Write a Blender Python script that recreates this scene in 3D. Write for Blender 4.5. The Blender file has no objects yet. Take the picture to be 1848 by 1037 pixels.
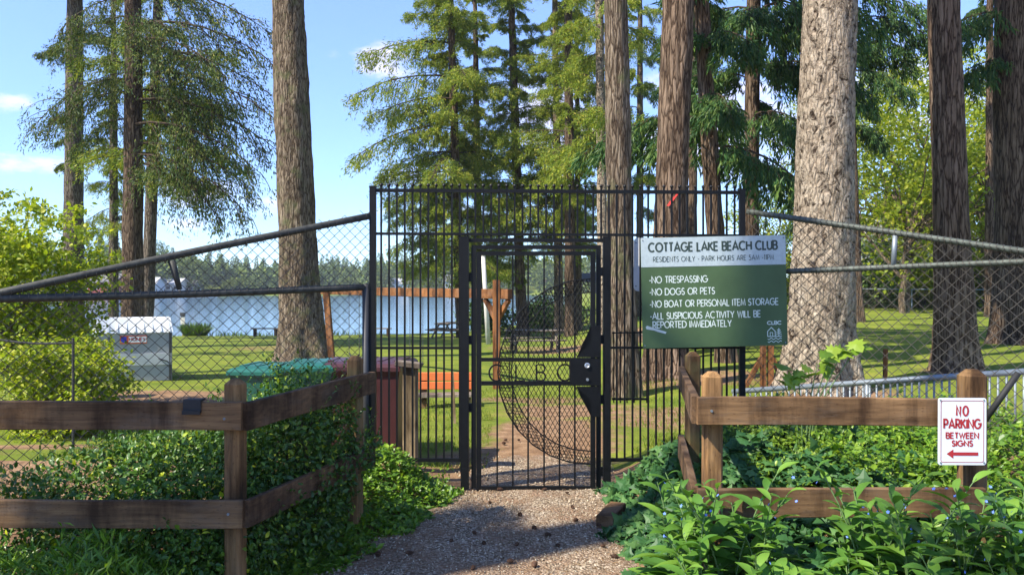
import bpy, math, random
import numpy as np
from mathutils import Vector, noise as mnoise

random.seed(7)
RNG = np.random.default_rng(11)
SC = bpy.context.scene
COL = SC.collection

# ------------------------------------------------------------------ camera, sky, sun, exposure
CAM_H, F, CX, CY = 1.73, 1450.0, 924.0, 518.5      # eye height in m; focal length and centre in photo pixels
cd = bpy.data.cameras.new("camera")
cam = bpy.data.objects.new("camera", cd); COL.objects.link(cam)
cam.location = (0, 0, CAM_H); cam.rotation_euler = (math.radians(90), 0, 0)
cd.sensor_width = 36; cd.lens = 36 * F / 1848; cd.clip_start = 0.05; cd.clip_end = 9000
SC.camera = cam

SUN_EL = math.radians(46)
SUN_DIR = np.array([-0.86, -0.50]); SUN_DIR /= np.linalg.norm(SUN_DIR)
S3 = Vector((SUN_DIR[0] * math.cos(SUN_EL), SUN_DIR[1] * math.cos(SUN_EL), math.sin(SUN_EL)))
sd = bpy.data.lights.new("sun", 'SUN'); sd.energy = 3.25; sd.angle = math.radians(0.55); sd.color = (1.0, 0.93, 0.8)
sun = bpy.data.objects.new("sun", sd); COL.objects.link(sun)
sun.rotation_euler = S3.to_track_quat('Z', 'Y').to_euler(); sun.location = (-20, -12, 30)

SC.view_settings.view_transform = 'Standard'; SC.view_settings.look = 'None'
SC.view_settings.exposure = 1.66; SC.view_settings.gamma = 1.0

def sky_world():
    w = bpy.data.worlds.new("World"); SC.world = w; w.use_nodes = True
    nt = w.node_tree; nt.nodes.clear(); N = nt.nodes.new; L = nt.links.new
    out = N('ShaderNodeOutputWorld'); bg = N('ShaderNodeBackground'); bg.inputs['Strength'].default_value = 0.116
    sk = N('ShaderNodeTexSky'); sk.sky_type = 'NISHITA'; sk.sun_disc = False
    sk.sun_elevation = SUN_EL; sk.sun_rotation = math.atan2(S3.x, S3.y)
    sk.air_density = 1.0; sk.dust_density = 0.25; sk.ozone_density = 3.0; sk.altitude = 1200
    tc = N('ShaderNodeTexCoord'); sep = N('ShaderNodeSeparateXYZ'); L(tc.outputs['Generated'], sep.inputs[0])
    def M(op, a, b=None):
        n = N('ShaderNodeMath'); n.operation = op
        for i, v in enumerate((a, b)):
            if v is None: continue
            if isinstance(v, (int, float)): n.inputs[i].default_value = v
            else: L(v, n.inputs[i])
        return n.outputs[0]
    az = M('ARCTAN2', sep.outputs['X'], sep.outputs['Y']); el = M('ARCSINE', sep.outputs['Z'])
    mp = N('ShaderNodeMapping'); mp.inputs['Scale'].default_value = (1, 1, 2.6); L(tc.outputs['Generated'], mp.inputs[0])
    nz = N('ShaderNodeTexNoise'); nz.inputs['Scale'].default_value = 14; nz.inputs['Detail'].default_value = 9
    nz.inputs['Roughness'].default_value = 0.6; L(mp.outputs[0], nz.inputs['Vector'])
    mask = None
    # small fair weather clouds: azimuth, elevation (degrees), half width, half height, weight
    for (a, e, sa, se, wgt) in ((-9.0, 15.6, 2.6, 1.2, 1.0), (-13.0, 15.8, 1.5, 1.0, .6), (-31.6, 7.6, 3.0, .9, .85),
                           (-32, 11.0, 2.0, .6, .6), (-30.5, 18.5, 3.0, 1.3, .55), (-21.5, 6.4, 4.0, 1.1, .9), (-17.0, 5.6, 3.0, .9, .8),
                           (-8.3, 8.0, 3.2, 1.1, .85), (-11.5, 9.2, 1.3, .5, .6), (-15.5, 16.0, 1.5, 2.0, .5), (3, 12, 6, 3, .9), (14, 11, 7, 4, .95),
                           (-6, 5.5, 5, .7, .6), (24, 12, 9, 4, .8), (-24, 4.2, 9, .6, .55), (60, 20, 25, 8, .8), (-75, 18, 20, 6, .8), (160, 22, 40, 8, .8)):
        da = M('DIVIDE', M('SUBTRACT', az, math.radians(a)), math.radians(sa))
        de = M('DIVIDE', M('SUBTRACT', el, math.radians(e)), math.radians(se))
        r2 = M('ADD', M('MULTIPLY', da, da), M('MULTIPLY', de, de))
        g = M('MULTIPLY', M('MAXIMUM', M('SUBTRACT', 1.0, M('MULTIPLY', r2, .5)), 0.0), wgt)
        mask = g if mask is None else M('MAXIMUM', mask, g)
    t = M('ADD', M('MULTIPLY', mask, 0.68), M('MULTIPLY', M('SUBTRACT', nz.outputs['Fac'], 0.5), 1.35))
    mr = N('ShaderNodeMapRange'); mr.interpolation_type = 'SMOOTHSTEP'
    mr.inputs['From Min'].default_value = 0.30; mr.inputs['From Max'].default_value = 0.72
    mr.inputs['To Max'].default_value = 0.62; L(t, mr.inputs['Value'])
    mix = N('ShaderNodeMixRGB'); L(M('MULTIPLY', mr.outputs[0], M('GREATER_THAN', mask, 0.001)), mix.inputs['Fac'])
    hs = N('ShaderNodeHueSaturation'); hs.inputs['Saturation'].default_value = 1.06; L(sk.outputs[0], hs.inputs['Color']); gr = N('ShaderNodeValToRGB'); gr.color_ramp.elements[0].color = (.50, .63, .84, 1); gr.color_ramp.elements[1].color = (.95, .98, 1, 1); gr.color_ramp.elements[1].position = .36
    L(sep.outputs['Z'], gr.inputs[0]); gm = N('ShaderNodeMixRGB'); gm.blend_type = 'MULTIPLY'; gm.inputs[0].default_value = 1; hs.inputs['Hue'].default_value = .512; L(hs.outputs[0], gm.inputs[1]); L(gr.outputs[0], gm.inputs[2]); L(gm.outputs[0], mix.inputs[1]); mix.inputs[2].default_value = (4.4, 3.85, 4.1, 1)
    L(mix.outputs[0], bg.inputs['Color']); L(bg.outputs[0], out.inputs[0])
sky_world()

# ------------------------------------------------------------------ helpers: pixels of the photo to metres
def X(px, d): return (px - CX) / F * d
def Z(py, d): return CAM_H - (py - CY) / F * d
def P(px, py, d): return np.array([X(px, d), d, Z(py, d)])
def sm(a, b, x):
    t = np.clip((np.asarray(x, float) - a) / (b - a), 0, 1); return t * t * (3 - 2 * t)

# ------------------------------------------------------------------ helpers: objects
def put(o, label=None, cat=None, group=None, kind=None):
    if label: o["label"] = label
    if cat: o["category"] = cat
    if group: o["group"] = group
    if kind: o["kind"] = kind
    return o
def thing(name, label, cat, loc=(0, 0, 0), rz=0, group=None):
    o = bpy.data.objects.new(name, None); COL.objects.link(o); o.empty_display_size = .2
    o.location = tuple(float(v) for v in loc); o.rotation_euler = (0, 0, rz)
    return put(o, label, cat, group)
def copy_tree(o, parent=None):
    c = o.copy(); COL.objects.link(c); c.parent = parent
    for ch in list(o.children): copy_tree(ch, c)
    return c

class MB:
    def __init__(s): s.v = []; s.q = []; s.t = []; s.n = 0
    def add(s, V, Q=None, T=None):
        V = np.asarray(V, float).reshape(-1, 3); s.v.append(V)
        if Q is not None and len(Q): s.q.append(np.asarray(Q, int).reshape(-1, 4) + s.n)
        if T is not None and len(T): s.t.append(np.asarray(T, int).reshape(-1, 3) + s.n)
        s.n += len(V); return s
    def box(s, c, size, R=None):
        hx, hy, hz = np.asarray(size, float) / 2
        V = np.array([[x, y, z] for z in (-hz, hz) for x, y in ((-hx, -hy), (hx, -hy), (hx, hy), (-hx, hy))])
        if R is not None: V = V @ np.asarray(R).T
        return s.add(V + np.asarray(c, float), [[3, 2, 1, 0], [4, 5, 6, 7], [0, 1, 5, 4], [1, 2, 6, 5], [2, 3, 7, 6], [3, 0, 4, 7]])
    def beam(s, a, b, w, h, up=(0, 0, 1), bev=0.0):
        """box from a to b, w wide (sideways), h high; bevelled long edges"""
        a = np.asarray(a, float); b = np.asarray(b, float); d = b - a; d /= np.linalg.norm(d)
        u = np.asarray(up, float)
        if abs(d @ u) > .98: u = np.array([0, 1., 0])
        sx = np.cross(d, u); sx /= np.linalg.norm(sx); u = np.cross(sx, d)
        if bev <= 0: prof = [(-w/2, -h/2), (w/2, -h/2), (w/2, h/2), (-w/2, h/2)]
        else:
            e = bev; prof = [(-w/2+e, -h/2), (w/2-e, -h/2), (w/2, -h/2+e), (w/2, h/2-e), (w/2-e, h/2), (-w/2+e, h/2), (-w/2, h/2-e), (-w/2, -h/2+e)]
        k = len(prof); V = []
        for p in (a, b):
            for x, y in prof: V.append(p + sx * x + u * y)
        Q = [[i, (i+1) % k, k+(i+1) % k, k+i] for i in range(k)]
        if k == 4: Q += [[3, 2, 1, 0], [4, 5, 6, 7]]
        else: Q += [[0, 7, 2, 1], [7, 6, 3, 2], [6, 5, 4, 3], [8, 9, 10, 15], [15, 10, 11, 14], [14, 11, 12, 13]]
        return s.add(V, Q)
    def tube(s, pts, rad, k=8, cap=True):
        pts = np.asarray(pts, float); n = len(pts); rad = np.broadcast_to(np.asarray(rad, float), (n,))
        tg = np.gradient(pts, axis=0); tg /= np.linalg.norm(tg, axis=1)[:, None] + 1e-12
        ref = np.eye(3)[[2, 0, 1][int(np.argmin([abs(tg[:, q]).max() for q in (2, 0, 1)]))]]
        a = np.cross(tg, ref); a /= np.linalg.norm(a, axis=1)[:, None] + 1e-12; b = np.cross(tg, a)
        th = np.arange(k) * 2 * math.pi / k
        V = pts[:, None, :] + rad[:, None, None] * (np.cos(th)[None, :, None] * a[:, None, :] + np.sin(th)[None, :, None] * b[:, None, :])
        i = np.arange(n - 1)[:, None] * k; j = np.arange(k)[None, :]; j2 = (j + 1) % k
        Q = np.stack([i + j, i + j2, i + k + j2, i + k + j], -1).reshape(-1, 4)
        V = V.reshape(-1, 3); T = []
        if cap:
            V = np.vstack([V, pts[:1], pts[-1:]]); m = n * k
            T = [[(q + 1) % k, q, m] for q in range(k)] + [[(n-1)*k+q, (n-1)*k+(q+1) % k, m+1] for q in range(k)]
        return s.add(V, Q, T)
    def lathe(s, prof, c=(0, 0, 0), k=16):
        th = np.arange(k) * 2 * math.pi / k; V = []
        for r, z in prof:
            V += [(c[0] + r * math.cos(t), c[1] + r * math.sin(t), c[2] + z) for t in th]
        Q = [[i*k+j, i*k+(j+1) % k, (i+1)*k+(j+1) % k, (i+1)*k+j] for i in range(len(prof)-1) for j in range(k)]
        return s.add(V, Q)
    def build(s, name, mat, parent=None, smooth=False):
        me = bpy.data.meshes.new(name)
        V = np.vstack(s.v).astype(np.float32)
        Q = np.vstack(s.q) if s.q else np.zeros((0, 4), int); T = np.vstack(s.t) if s.t else np.zeros((0, 3), int)
        me.vertices.add(len(V)); me.vertices.foreach_set('co', V.ravel())
        nl = len(Q) * 4 + len(T) * 3; me.loops.add(nl)
        me.loops.foreach_set('vertex_index', np.concatenate([Q.ravel(), T.ravel()]).astype(np.int32))
        me.polygons.add(len(Q) + len(T))
        me.polygons.foreach_set('loop_start', np.concatenate([np.arange(len(Q)) * 4, len(Q) * 4 + np.arange(len(T)) * 3]).astype(np.int32))
        me.polygons.foreach_set('use_smooth', np.full(len(Q) + len(T), bool(smooth)))
        me.materials.append(mat); me.update(calc_edges=True)
        o = bpy.data.objects.new(name, me); COL.objects.link(o)
        if parent is not None: o.parent = parent
        return o

def frames(D, Nrm):
    D = D / (np.linalg.norm(D, axis=1)[:, None] + 1e-9)
    y = np.cross(Nrm, D); y /= np.linalg.norm(y, axis=1)[:, None] + 1e-9
    z = np.cross(D, y); return np.stack([D, y, z], 2)           # columns x, y, z
def scatter(mb, tv, tf, Pn, R, S):
    """copies of a small leaf template; tf quads or tris"""
    tv = np.asarray(tv, float); tf = np.asarray(tf, int); n = len(Pn); k = len(tv)
    S = np.asarray(S, float); S = S[:, None, None] if S.ndim == 1 else S[:, None, :]
    V = Pn[:, None, :] + np.einsum('nij,nkj->nki', R, tv[None] * S)
    Fc = (tf[None] + (np.arange(n) * k)[:, None, None]).reshape(-1, tf.shape[1])
    mb.add(V.reshape(-1, 3), Fc if tf.shape[1] == 4 else None, Fc if tf.shape[1] == 3 else None)
def rv(n, rng=RNG):
    v = rng.normal(size=(n, 3)); return v / np.linalg.norm(v, axis=1)[:, None]

LEAF_RHOMB = ([(0, 0, 0), (.45, -.24, .05), (1, 0, -.04), (.45, .24, .05)], [[0, 1, 2, 3]])
LEAF_OVATE = ([(0, 0, 0), (.28, -.21, .05), (.28, .21, .05), (.62, -.19, .05), (.62, .19, .05), (1, 0, -.10), (.28, 0, 0), (.62, 0, -.0)],
              [[0, 1, 6, 6], [0, 6, 2, 2], [1, 3, 7, 6], [6, 7, 4, 2], [3, 5, 7, 7], [7, 5, 4, 4]])
LEAF_OVATE_T = (LEAF_OVATE[0], [[0, 1, 6], [0, 6, 2], [1, 3, 7], [1, 7, 6], [6, 7, 4], [6, 4, 2], [3, 5, 7], [7, 5, 4]])
_iv = [(0, 0), (-.12, -.34), (.18, -.28), (.30, -.50), (.50, -.24), (1.0, 0), (.50, .24), (.30, .50), (.18, .28), (-.12, .34)]
LEAF_IVY = ([(x, y, -.12 * (x*x + y*y)) for x, y in _iv] + [(.32, 0, .04)], [[i, (i+1) % 10, 10] for i in range(10)])
_mp = [(0, 0), (-.10, -.30), (.08, -.30), (.05, -.62), (.30, -.42), (.45, -.68), (.52, -.30), (.72, -.30), (1, 0),
       (.72, .30), (.52, .30), (.45, .68), (.30, .42), (.05, .62), (.08, .30), (-.10, .30)]
LEAF_MAPLE = ([(x, y, -.15 * (x*x + y*y)) for x, y in _mp] + [(.35, 0, .03)], [[i, (i+1) % 16, 16] for i in range(16)])
def blade_template(n=5, w=.16, curl=.5):
    """long leaf bending down, with a raised fold along the midrib"""
    V = []; T = []
    for i in range(n + 1):
        t = i / n; hw = w * (math.sin(math.pi * min(1, t * .93 + .05)) ** .8); x = t * (1 - .12 * curl * t); z = .25 * t * curl - curl * t * t * .75
        V += [(x, -hw, z + hw * .35), (x, 0, z), (x, hw, z + hw * .35)]
    for i in range(n):
        a = i * 3
        for q in ((a, a+3, a+4, a+1), (a+1, a+4, a+5, a+2)): T += [(q[0], q[1], q[2]), (q[0], q[2], q[3])]
    return V, T

# ------------------------------------------------------------------ materials
def newmat(name):
    m = bpy.data.materials.new(name); m.use_nodes = True; nt = m.node_tree; nt.nodes.clear()
    out = nt.nodes.new('ShaderNodeOutputMaterial'); b = nt.nodes.new('ShaderNodeBsdfPrincipled')
    nt.links.new(b.outputs[0], out.inputs[0]); return m, nt, b, out
def rgb(c): return (c[0], c[1], c[2], 1)
def ramp(nt, fac, stops):
    r = nt.nodes.new('ShaderNodeValToRGB'); e = r.color_ramp.elements
    while len(e) < len(stops): e.new(.5)
    for i, (p, c) in enumerate(stops): e[i].position = p; e[i].color = rgb(c)
    nt.links.new(fac, r.inputs[0]); return r.outputs[0]
def coords(nt, kind='Object', scale=(1, 1, 1), loc=(0, 0, 0)):
    t = nt.nodes.new('ShaderNodeTexCoord'); m = nt.nodes.new('ShaderNodeMapping')
    m.inputs['Scale'].default_value = scale; m.inputs['Location'].default_value = loc
    nt.links.new(t.outputs[kind], m.inputs[0]); return m.outputs[0]
def noise(nt, vec, scale, detail=5, rough=.6, dist=0):
    n = nt.nodes.new('ShaderNodeTexNoise'); n.inputs['Scale'].default_value = scale; n.inputs['Detail'].default_value = detail
    n.inputs['Roughness'].default_value = rough; n.inputs['Distortion'].default_value = dist
    if vec is not None: nt.links.new(vec, n.inputs['Vector'])
    return n.outputs['Fac']
def voro(nt, vec, scale, feature='F1', out='Distance'):
    n = nt.nodes.new('ShaderNodeTexVoronoi'); n.feature = feature; n.inputs['Scale'].default_value = scale
    nt.links.new(vec, n.inputs['Vector']); return n.outputs[out]
def mixc(nt, fac, a, b, mode='MIX'):
    n = nt.nodes.new('ShaderNodeMixRGB'); n.blend_type = mode
    for i, v in enumerate((fac, a, b)):
        if isinstance(v, (int, float)): n.inputs[i].default_value = v
        elif isinstance(v, tuple): n.inputs[i].default_value = rgb(v)
        else: nt.links.new(v, n.inputs[i])
    return n.outputs[0]
def mathn(nt, op, a, b):
    n = nt.nodes.new('ShaderNodeMath'); n.operation = op
    for i, v in enumerate((a, b)):
        if isinstance(v, (int, float)): n.inputs[i].default_value = v
        else: nt.links.new(v, n.inputs[i])
    return n.outputs[0]
def bump(nt, b, h, strength=.5, dist=.02):
    n = nt.nodes.new('ShaderNodeBump'); n.inputs['Strength'].default_value = strength; n.inputs['Distance'].default_value = dist
    nt.links.new(h, n.inputs['Height']); nt.links.new(n.outputs[0], b.inputs['Normal'])

def mat_leaf(name, stops, transl=.35, rough=.45, spec=.4, tmul=(1.25, 1.3, .6)):
    m, nt, b, out = newmat(name)
    g = nt.nodes.new('ShaderNodeNewGeometry'); c = ramp(nt, g.outputs['Random Per Island'], stops)
    nz = noise(nt, coords(nt, 'Object'), .9, 3)
    c = mixc(nt, 1.0, c, ramp(nt, nz, [(.3, (.72, .75, .72)), (.7, (1.2, 1.16, 1.05))]), 'MULTIPLY')
    nt.links.new(c, b.inputs['Base Color']); b.inputs['Roughness'].default_value = rough; b.inputs['Specular IOR Level'].default_value = spec
    if transl > 0:
        tr = nt.nodes.new('ShaderNodeBsdfTranslucent'); nt.links.new(mixc(nt, 1.0, c, tmul, 'MULTIPLY'), tr.inputs['Color'])
        mx = nt.nodes.new('ShaderNodeMixShader'); mx.inputs[0].default_value = transl
        nt.links.new(b.outputs[0], mx.inputs[1]); nt.links.new(tr.outputs[0], mx.inputs[2]); nt.links.new(mx.outputs[0], out.inputs[0])
    return m
def mat_bark(name, dark, mid, light, zs=.22, sc=9, moss=None, bs=1.0):
    m, nt, b, out = newmat(name)
    v = coords(nt, 'Object', (1, 1, zs))
    n1 = noise(nt, v, sc, 8, .68, .4); wv = nt.nodes.new('ShaderNodeTexNoise'); wv.inputs['Scale'].default_value = sc * 1.3; wv.inputs['Detail'].default_value = 5; nt.links.new(v, wv.inputs['Vector']); vw = nt.nodes.new('ShaderNodeMixRGB'); vw.blend_type = 'ADD'; vw.inputs[0].default_value = .16; nt.links.new(v, vw.inputs[1]); nt.links.new(wv.outputs['Color'], vw.inputs[2]); vd = voro(nt, vw.outputs[0], sc * 1.5, 'DISTANCE_TO_EDGE')
    n2 = noise(nt, coords(nt, 'Object', (1, 1, .5)), .9, 4)
    c = ramp(nt, n1, [(.30, dark), (.48, mid), (.70, light)])
    crack = ramp(nt, vd, [(0.0, (.13, .10, .085)), (.07, (.5, .46, .43)), (.17, (1, 1, 1))])
    c = mixc(nt, .95, c, crack, 'MULTIPLY')
    c = mixc(nt, 1.0, c, ramp(nt, n2, [(.3, (.75, .72, .7)), (.7, (1.2, 1.2, 1.18))]), 'MULTIPLY')
    if moss:
        mf = ramp(nt, noise(nt, coords(nt, 'Object'), 2.4, 6), [(.52, (0, 0, 0)), (.68, (1, 1, 1))]); c = mixc(nt, mf, c, moss)
    nt.links.new(c, b.inputs['Base Color']); b.inputs['Roughness'].default_value = .92; b.inputs['Specular IOR Level'].default_value = .15
    h = mathn(nt, 'ADD', n1, mathn(nt, 'MINIMUM', vd, .25)); bump(nt, b, h, bs, .10)
    return m
def mat_plain(name, c, rough=.5, metal=0, var=.12, sc=6, spec=.5, bmp=0):
    m, nt, b, out = newmat(name)
    n = noise(nt, coords(nt, 'Object'), sc, 6, .65)
    lo = tuple(x * (1 - var) for x in c); hi = tuple(min(1, x * (1 + var)) for x in c)
    nt.links.new(ramp(nt, n, [(.3, lo), (.7, hi)]), b.inputs['Base Color'])
    b.inputs['Roughness'].default_value = rough; b.inputs['Metallic'].default_value = metal; b.inputs['Specular IOR Level'].default_value = spec
    if bmp: bump(nt, b, noise(nt, coords(nt, 'Object'), sc * 8, 4), bmp, .004)
    return m
def mat_wood(name, dark, light, axis='X', moss=None, sc=14):
    m, nt, b, out = newmat(name)
    s = {'X': (.06, 1, 1), 'Y': (1, .06, 1), 'Z': (1, 1, .06)}[axis]
    v = coords(nt, 'Object', s); g = noise(nt, v, sc * 3, 6, .7, .6)
    st = noise(nt, coords(nt, 'Object', tuple(.35 if q < .5 else 1 for q in s)), 4, 4)
    c = ramp(nt, g, [(.28, dark), (.72, light)])
    c = mixc(nt, 1.0, c, ramp(nt, st, [(.32, (.30, .27, .25)), (.5, (.85, .82, .8)), (.68, (1.22, 1.18, 1.12))]), 'MULTIPLY')
    gy = ramp(nt, noise(nt, coords(nt, 'Object', tuple(.5 if q < .5 else 1.6 for q in s)), 5, 7, .7), [(.5, (0, 0, 0)), (.72, (.55, .55, .55))]); c = mixc(nt, gy, c, (.125, .105, .085))
    vs = coords(nt, 'Object', {'X': (3.2, 3.2, .5), 'Y': (3.2, 3.2, .5), 'Z': (6, 6, .7)}[axis]); c = mixc(nt, 1.0, c, ramp(nt, noise(nt, vs, 1.6, 6, .65), [(.36, (.34, .31, .3)), (.54, (1, 1, 1))]), 'MULTIPLY')
    kn = ramp(nt, voro(nt, coords(nt, 'Object', tuple(.55 if q < .5 else 1 for q in s)), 4.2), [(.05, (.25, .2, .17)), (.14, (1, 1, 1))]); c = mixc(nt, .8, c, kn, 'MULTIPLY')
    # the rows of small slits of pressure-treated timber
    v2 = coords(nt, 'Object', {'X': (22, 70, 70), 'Y': (70, 22, 70), 'Z': (70, 70, 22)}[axis])
    sl = ramp(nt, voro(nt, v2, 1.0), [(.10, (.45, .4, .38)), (.2, (1, 1, 1))]); c = mixc(nt, .7, c, sl, 'MULTIPLY')
    if moss:
        mf = ramp(nt, noise(nt, coords(nt, 'Object'), 3.1, 6), [(.5, (0, 0, 0)), (.72, (.8, .8, .8))]); c = mixc(nt, mf, c, moss)
    nt.links.new(c, b.inputs['Base Color']); b.inputs['Roughness'].default_value = .85; b.inputs['Specular IOR Level'].default_value = .2
    bump(nt, b, g, .45, .004); return m

M = {}
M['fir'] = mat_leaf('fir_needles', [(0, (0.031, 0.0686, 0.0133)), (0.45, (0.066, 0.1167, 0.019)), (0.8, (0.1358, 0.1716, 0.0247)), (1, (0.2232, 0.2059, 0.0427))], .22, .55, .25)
M['fir_sun'] = mat_leaf('fir_needles_sunlit', [(0, (0.0958, 0.1656, 0.0197)), (0.4, (0.1913, 0.268, 0.0284)), (0.8, (0.3144, 0.3654, 0.0393)), (1, (0.4645, 0.4019, 0.0655))], .30, .55, .25)  # brighter fir needles: sunlit brightness is put into the colour
M['cedar'] = mat_leaf('cedar_sprays', [(0, (0.0237, 0.0731, 0.022)), (0.5, (0.0473, 0.1137, 0.03)), (1, (0.1183, 0.1787, 0.032))], .22, .5, .25)
M['maple'] = mat_leaf('maple_leaves', [(0, (0.1437, 0.2156, 0.0198)), (0.5, (0.2444, 0.3019, 0.0264)), (1, (0.3881, 0.3881, 0.0385))], .5, .5, .3)
M['alder'] = mat_leaf('light_leaves', [(0, (0.1552, 0.2318, 0.018)), (0.5, (0.276, 0.3555, 0.026)), (1, (0.4312, 0.4328, 0.05))], .42, .5, .3)
M['shrub'] = mat_leaf('glossy_small_leaves', [(0, (0.0303, 0.0846, 0.0145)), (0.6, (0.0669, 0.1492, 0.0217)), (0.93, (0.1367, 0.2363, 0.0235)), (1, (0.4555, 0.5226, 0.0272))], .22, .40, .40)
M['hedge'] = mat_leaf('hedge_leaves', [(0, (0.035, 0.077, 0.0168)), (0.6, (0.07, 0.133, 0.028)), (1, (0.14, 0.21, 0.042))], .3, .5, .3)
M['cover'] = mat_leaf('ground_cover_leaves', [(0, (0.0616, 0.1418, 0.0139)), (0.5, (0.1056, 0.2205, 0.0178)), (1, (0.2288, 0.3465, 0.0297))], .32, .4, .4)
M['cover_bright'] = mat_leaf('periwinkle_leaves', [(0, (0.078, 0.1562, 0.016)), (0.5, (0.143, 0.25, 0.022)), (1, (0.26, 0.3625, 0.04))], .35, .4, .4)
M['ivy'] = mat_leaf('ivy_leaves', [(0, (0.0253, 0.0846, 0.0272)), (0.6, (0.0479, 0.1308, 0.0385)), (1, (0.0985, 0.2001, 0.0567))], .18, .5, .3)
M['alk'] = mat_leaf('broad_leaves', [(0, (0.0645, 0.1646, 0.0256)), (0.6, (0.1075, 0.2361, 0.0359)), (1, (0.1722, 0.3146, 0.047))], .3, .5, .3)
M['flower'] = mat_plain('blue_petals', (.13, .24, .70), .6, 0, .2)
M['white_flower'] = mat_plain('white_petals', (.75, .75, .72), .6)
M['grass'] = mat_leaf('grass_blades', [(0, (0.096, 0.1668, 0.0165)), (0.6, (0.176, 0.2392, 0.0242)), (1, (0.304, 0.3045, 0.0495))], .3, .5, .3)
M['lake_grass'] = mat_leaf('shore_grass', [(0, (.05, .11, .015)), (1, (.11, .18, .025))], .3, .5, .3)
M['far'] = mat_leaf('far_wood_leaves', [(0, (0.0586, 0.1043, 0.0406)), (0.5, (0.0997, 0.154, 0.0507)), (0.85, (0.1759, 0.236, 0.0575)), (1, (0.2932, 0.3478, 0.0676))], .12, .7, .1)
M['far_pale'] = mat_leaf('far_pale_leaves', [(0, (.085, .125, .03)), (1, (.17, .21, .055))], .2, .7, .1)
def mat_plated():
    m, nt, b, out = newmat('bark_pale'); v = coords(nt, 'Object', (1, 1, .55)); n1 = noise(nt, v, 3.2, 8, .7, .5); n2 = noise(nt, coords(nt, 'Object', (1, 1, .7)), 9, 6, .62, 1.2); n3 = noise(nt, v, 30, 5, .7)
    c = ramp(nt, n1, [(.3, (.25, .195, .142)), (.5, (.39, .32, .238)), (.7, (.52, .45, .35))])
    c = mixc(nt, 1.0, c, ramp(nt, n3, [(.3, (.72, .70, .68)), (.7, (1.18, 1.16, 1.14))]), 'MULTIPLY')
    fl = ramp(nt, n2, [(.37, (.13, .10, .085)), (.455, (1, 1, 1))]); c = mixc(nt, .95, c, fl, 'MULTIPLY')
    vd = voro(nt, coords(nt, 'Object', (1, 1, .3)), 13, 'DISTANCE_TO_EDGE'); c = mixc(nt, .6, c, ramp(nt, mathn(nt, 'ADD', vd, mathn(nt, 'MULTIPLY', n3, .2)), [(.10, (.45, .40, .37)), (.2, (1, 1, 1))]), 'MULTIPLY'); nt.links.new(c, b.inputs['Base Color']); b.inputs['Roughness'].default_value = .92; b.inputs['Specular IOR Level'].default_value = .12
    bump(nt, b, mathn(nt, 'ADD', mathn(nt, 'MULTIPLY', mathn(nt, 'MINIMUM', n2, .5), 2.2), mathn(nt, 'ADD', mathn(nt, 'MULTIPLY', n3, .35), mathn(nt, 'MINIMUM', vd, .2))), 1.0, .12); return m
M['bark_pale'] = mat_plated()
M['bark'] = mat_bark('bark_brown', (.075, .056, .038), (.215, .165, .115), (.36, .295, .215), .15, 10, (.13, .13, .06), 1.0)
M['bark_red'] = mat_bark('bark_red_brown', (.058, .041, .028), (.19, .132, .090), (.32, .235, .168), .13, 9, None, 1.0)
M['bark_dark'] = mat_bark('bark_dark', (.045, .033, .023), (.145, .102, .070), (.25, .185, .13), .12, 9, None, 1.0)
M['bark_grey'] = mat_bark('bark_grey', (.075, .060, .048), (.18, .15, .12), (.29, .25, .20), .16, 10, None, .9)
M['twig'] = mat_plain('twig_bark', (.07, .05, .035), .9, 0, .3, 8, .1)
M['stem'] = mat_plain('green_stem', (.10, .17, .05), .6, 0, .2)
M['black'] = mat_plain('black_painted_steel', (.0045, .005, .0055), .5, 0, .35, 25, .22, .15)
M['galv'] = mat_plain('galvanised_steel', (.19, .22, .24), .5, .35, .25, 12, .5, .1)
M['wire'] = mat_plain('weathered_wire', (.085, .075, .06), .5, .3, .35, 9)
M['pipe'] = mat_plain('weathered_pipe', (.05, .05, .042), .62, .2, .55, 22, .4, .3)
M['pipe_r'] = mat_plain('pipe_with_lichen', (.075, .085, .07), .6, .25, .5, 20, .4, .3)
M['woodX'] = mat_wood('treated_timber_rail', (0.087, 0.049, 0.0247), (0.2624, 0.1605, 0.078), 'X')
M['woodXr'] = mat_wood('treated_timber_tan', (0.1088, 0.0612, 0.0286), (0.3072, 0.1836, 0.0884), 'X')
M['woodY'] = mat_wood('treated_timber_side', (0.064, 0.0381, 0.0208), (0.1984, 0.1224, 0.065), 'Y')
M['woodZ'] = mat_wood('treated_timber_post', (0.1216, 0.068, 0.0286), (0.32, 0.1931, 0.0858), 'Z', (.12, .12, .045))
M['woodZr'] = mat_wood('treated_timber_post_tan', (0.1536, 0.0843, 0.0338), (0.3968, 0.2312, 0.0975), 'Z')
M['cedarwood'] = mat_wood('orange_stained_beam', (.15, .062, .022), (.30, .135, .05), 'X')
M['cedarpost'] = mat_wood('orange_stained_post', (.18, .072, .025), (.34, .15, .055), 'Z')
M['greywood'] = mat_wood('weathered_plank', (.16, .13, .10), (.36, .31, .25), 'X')
M['oldpost'] = mat_wood('weathered_post', (.20, .15, .08), (.40, .31, .18), 'Z')
M['orange'] = mat_plain('orange_board', (.62, .15, .035), .55, 0, .12, 5)
M['white'] = mat_plain('white_paint', (.74, .75, .74), .45, 0, .06, 5)
M['offwhite'] = mat_plain('weathered_white_paint', (.55, .53, .48), .6, 0, .15, 5)
M['sign_white'] = mat_plain('sign_white', (.66, .70, .71), .35, 0, .05, 4)
M['sign_pale'] = mat_plain('sign_pale_grey', (.40, .47, .47), .45, 0, .12, 30)
M['sign_green'] = mat_plain('sign_green', (.062, .108, .045), .5, 0, .16, 3, .3)
M['sign_text'] = mat_plain('sign_letters_pale', (.56, .64, .58), .5, 0, .08, 10)
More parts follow.
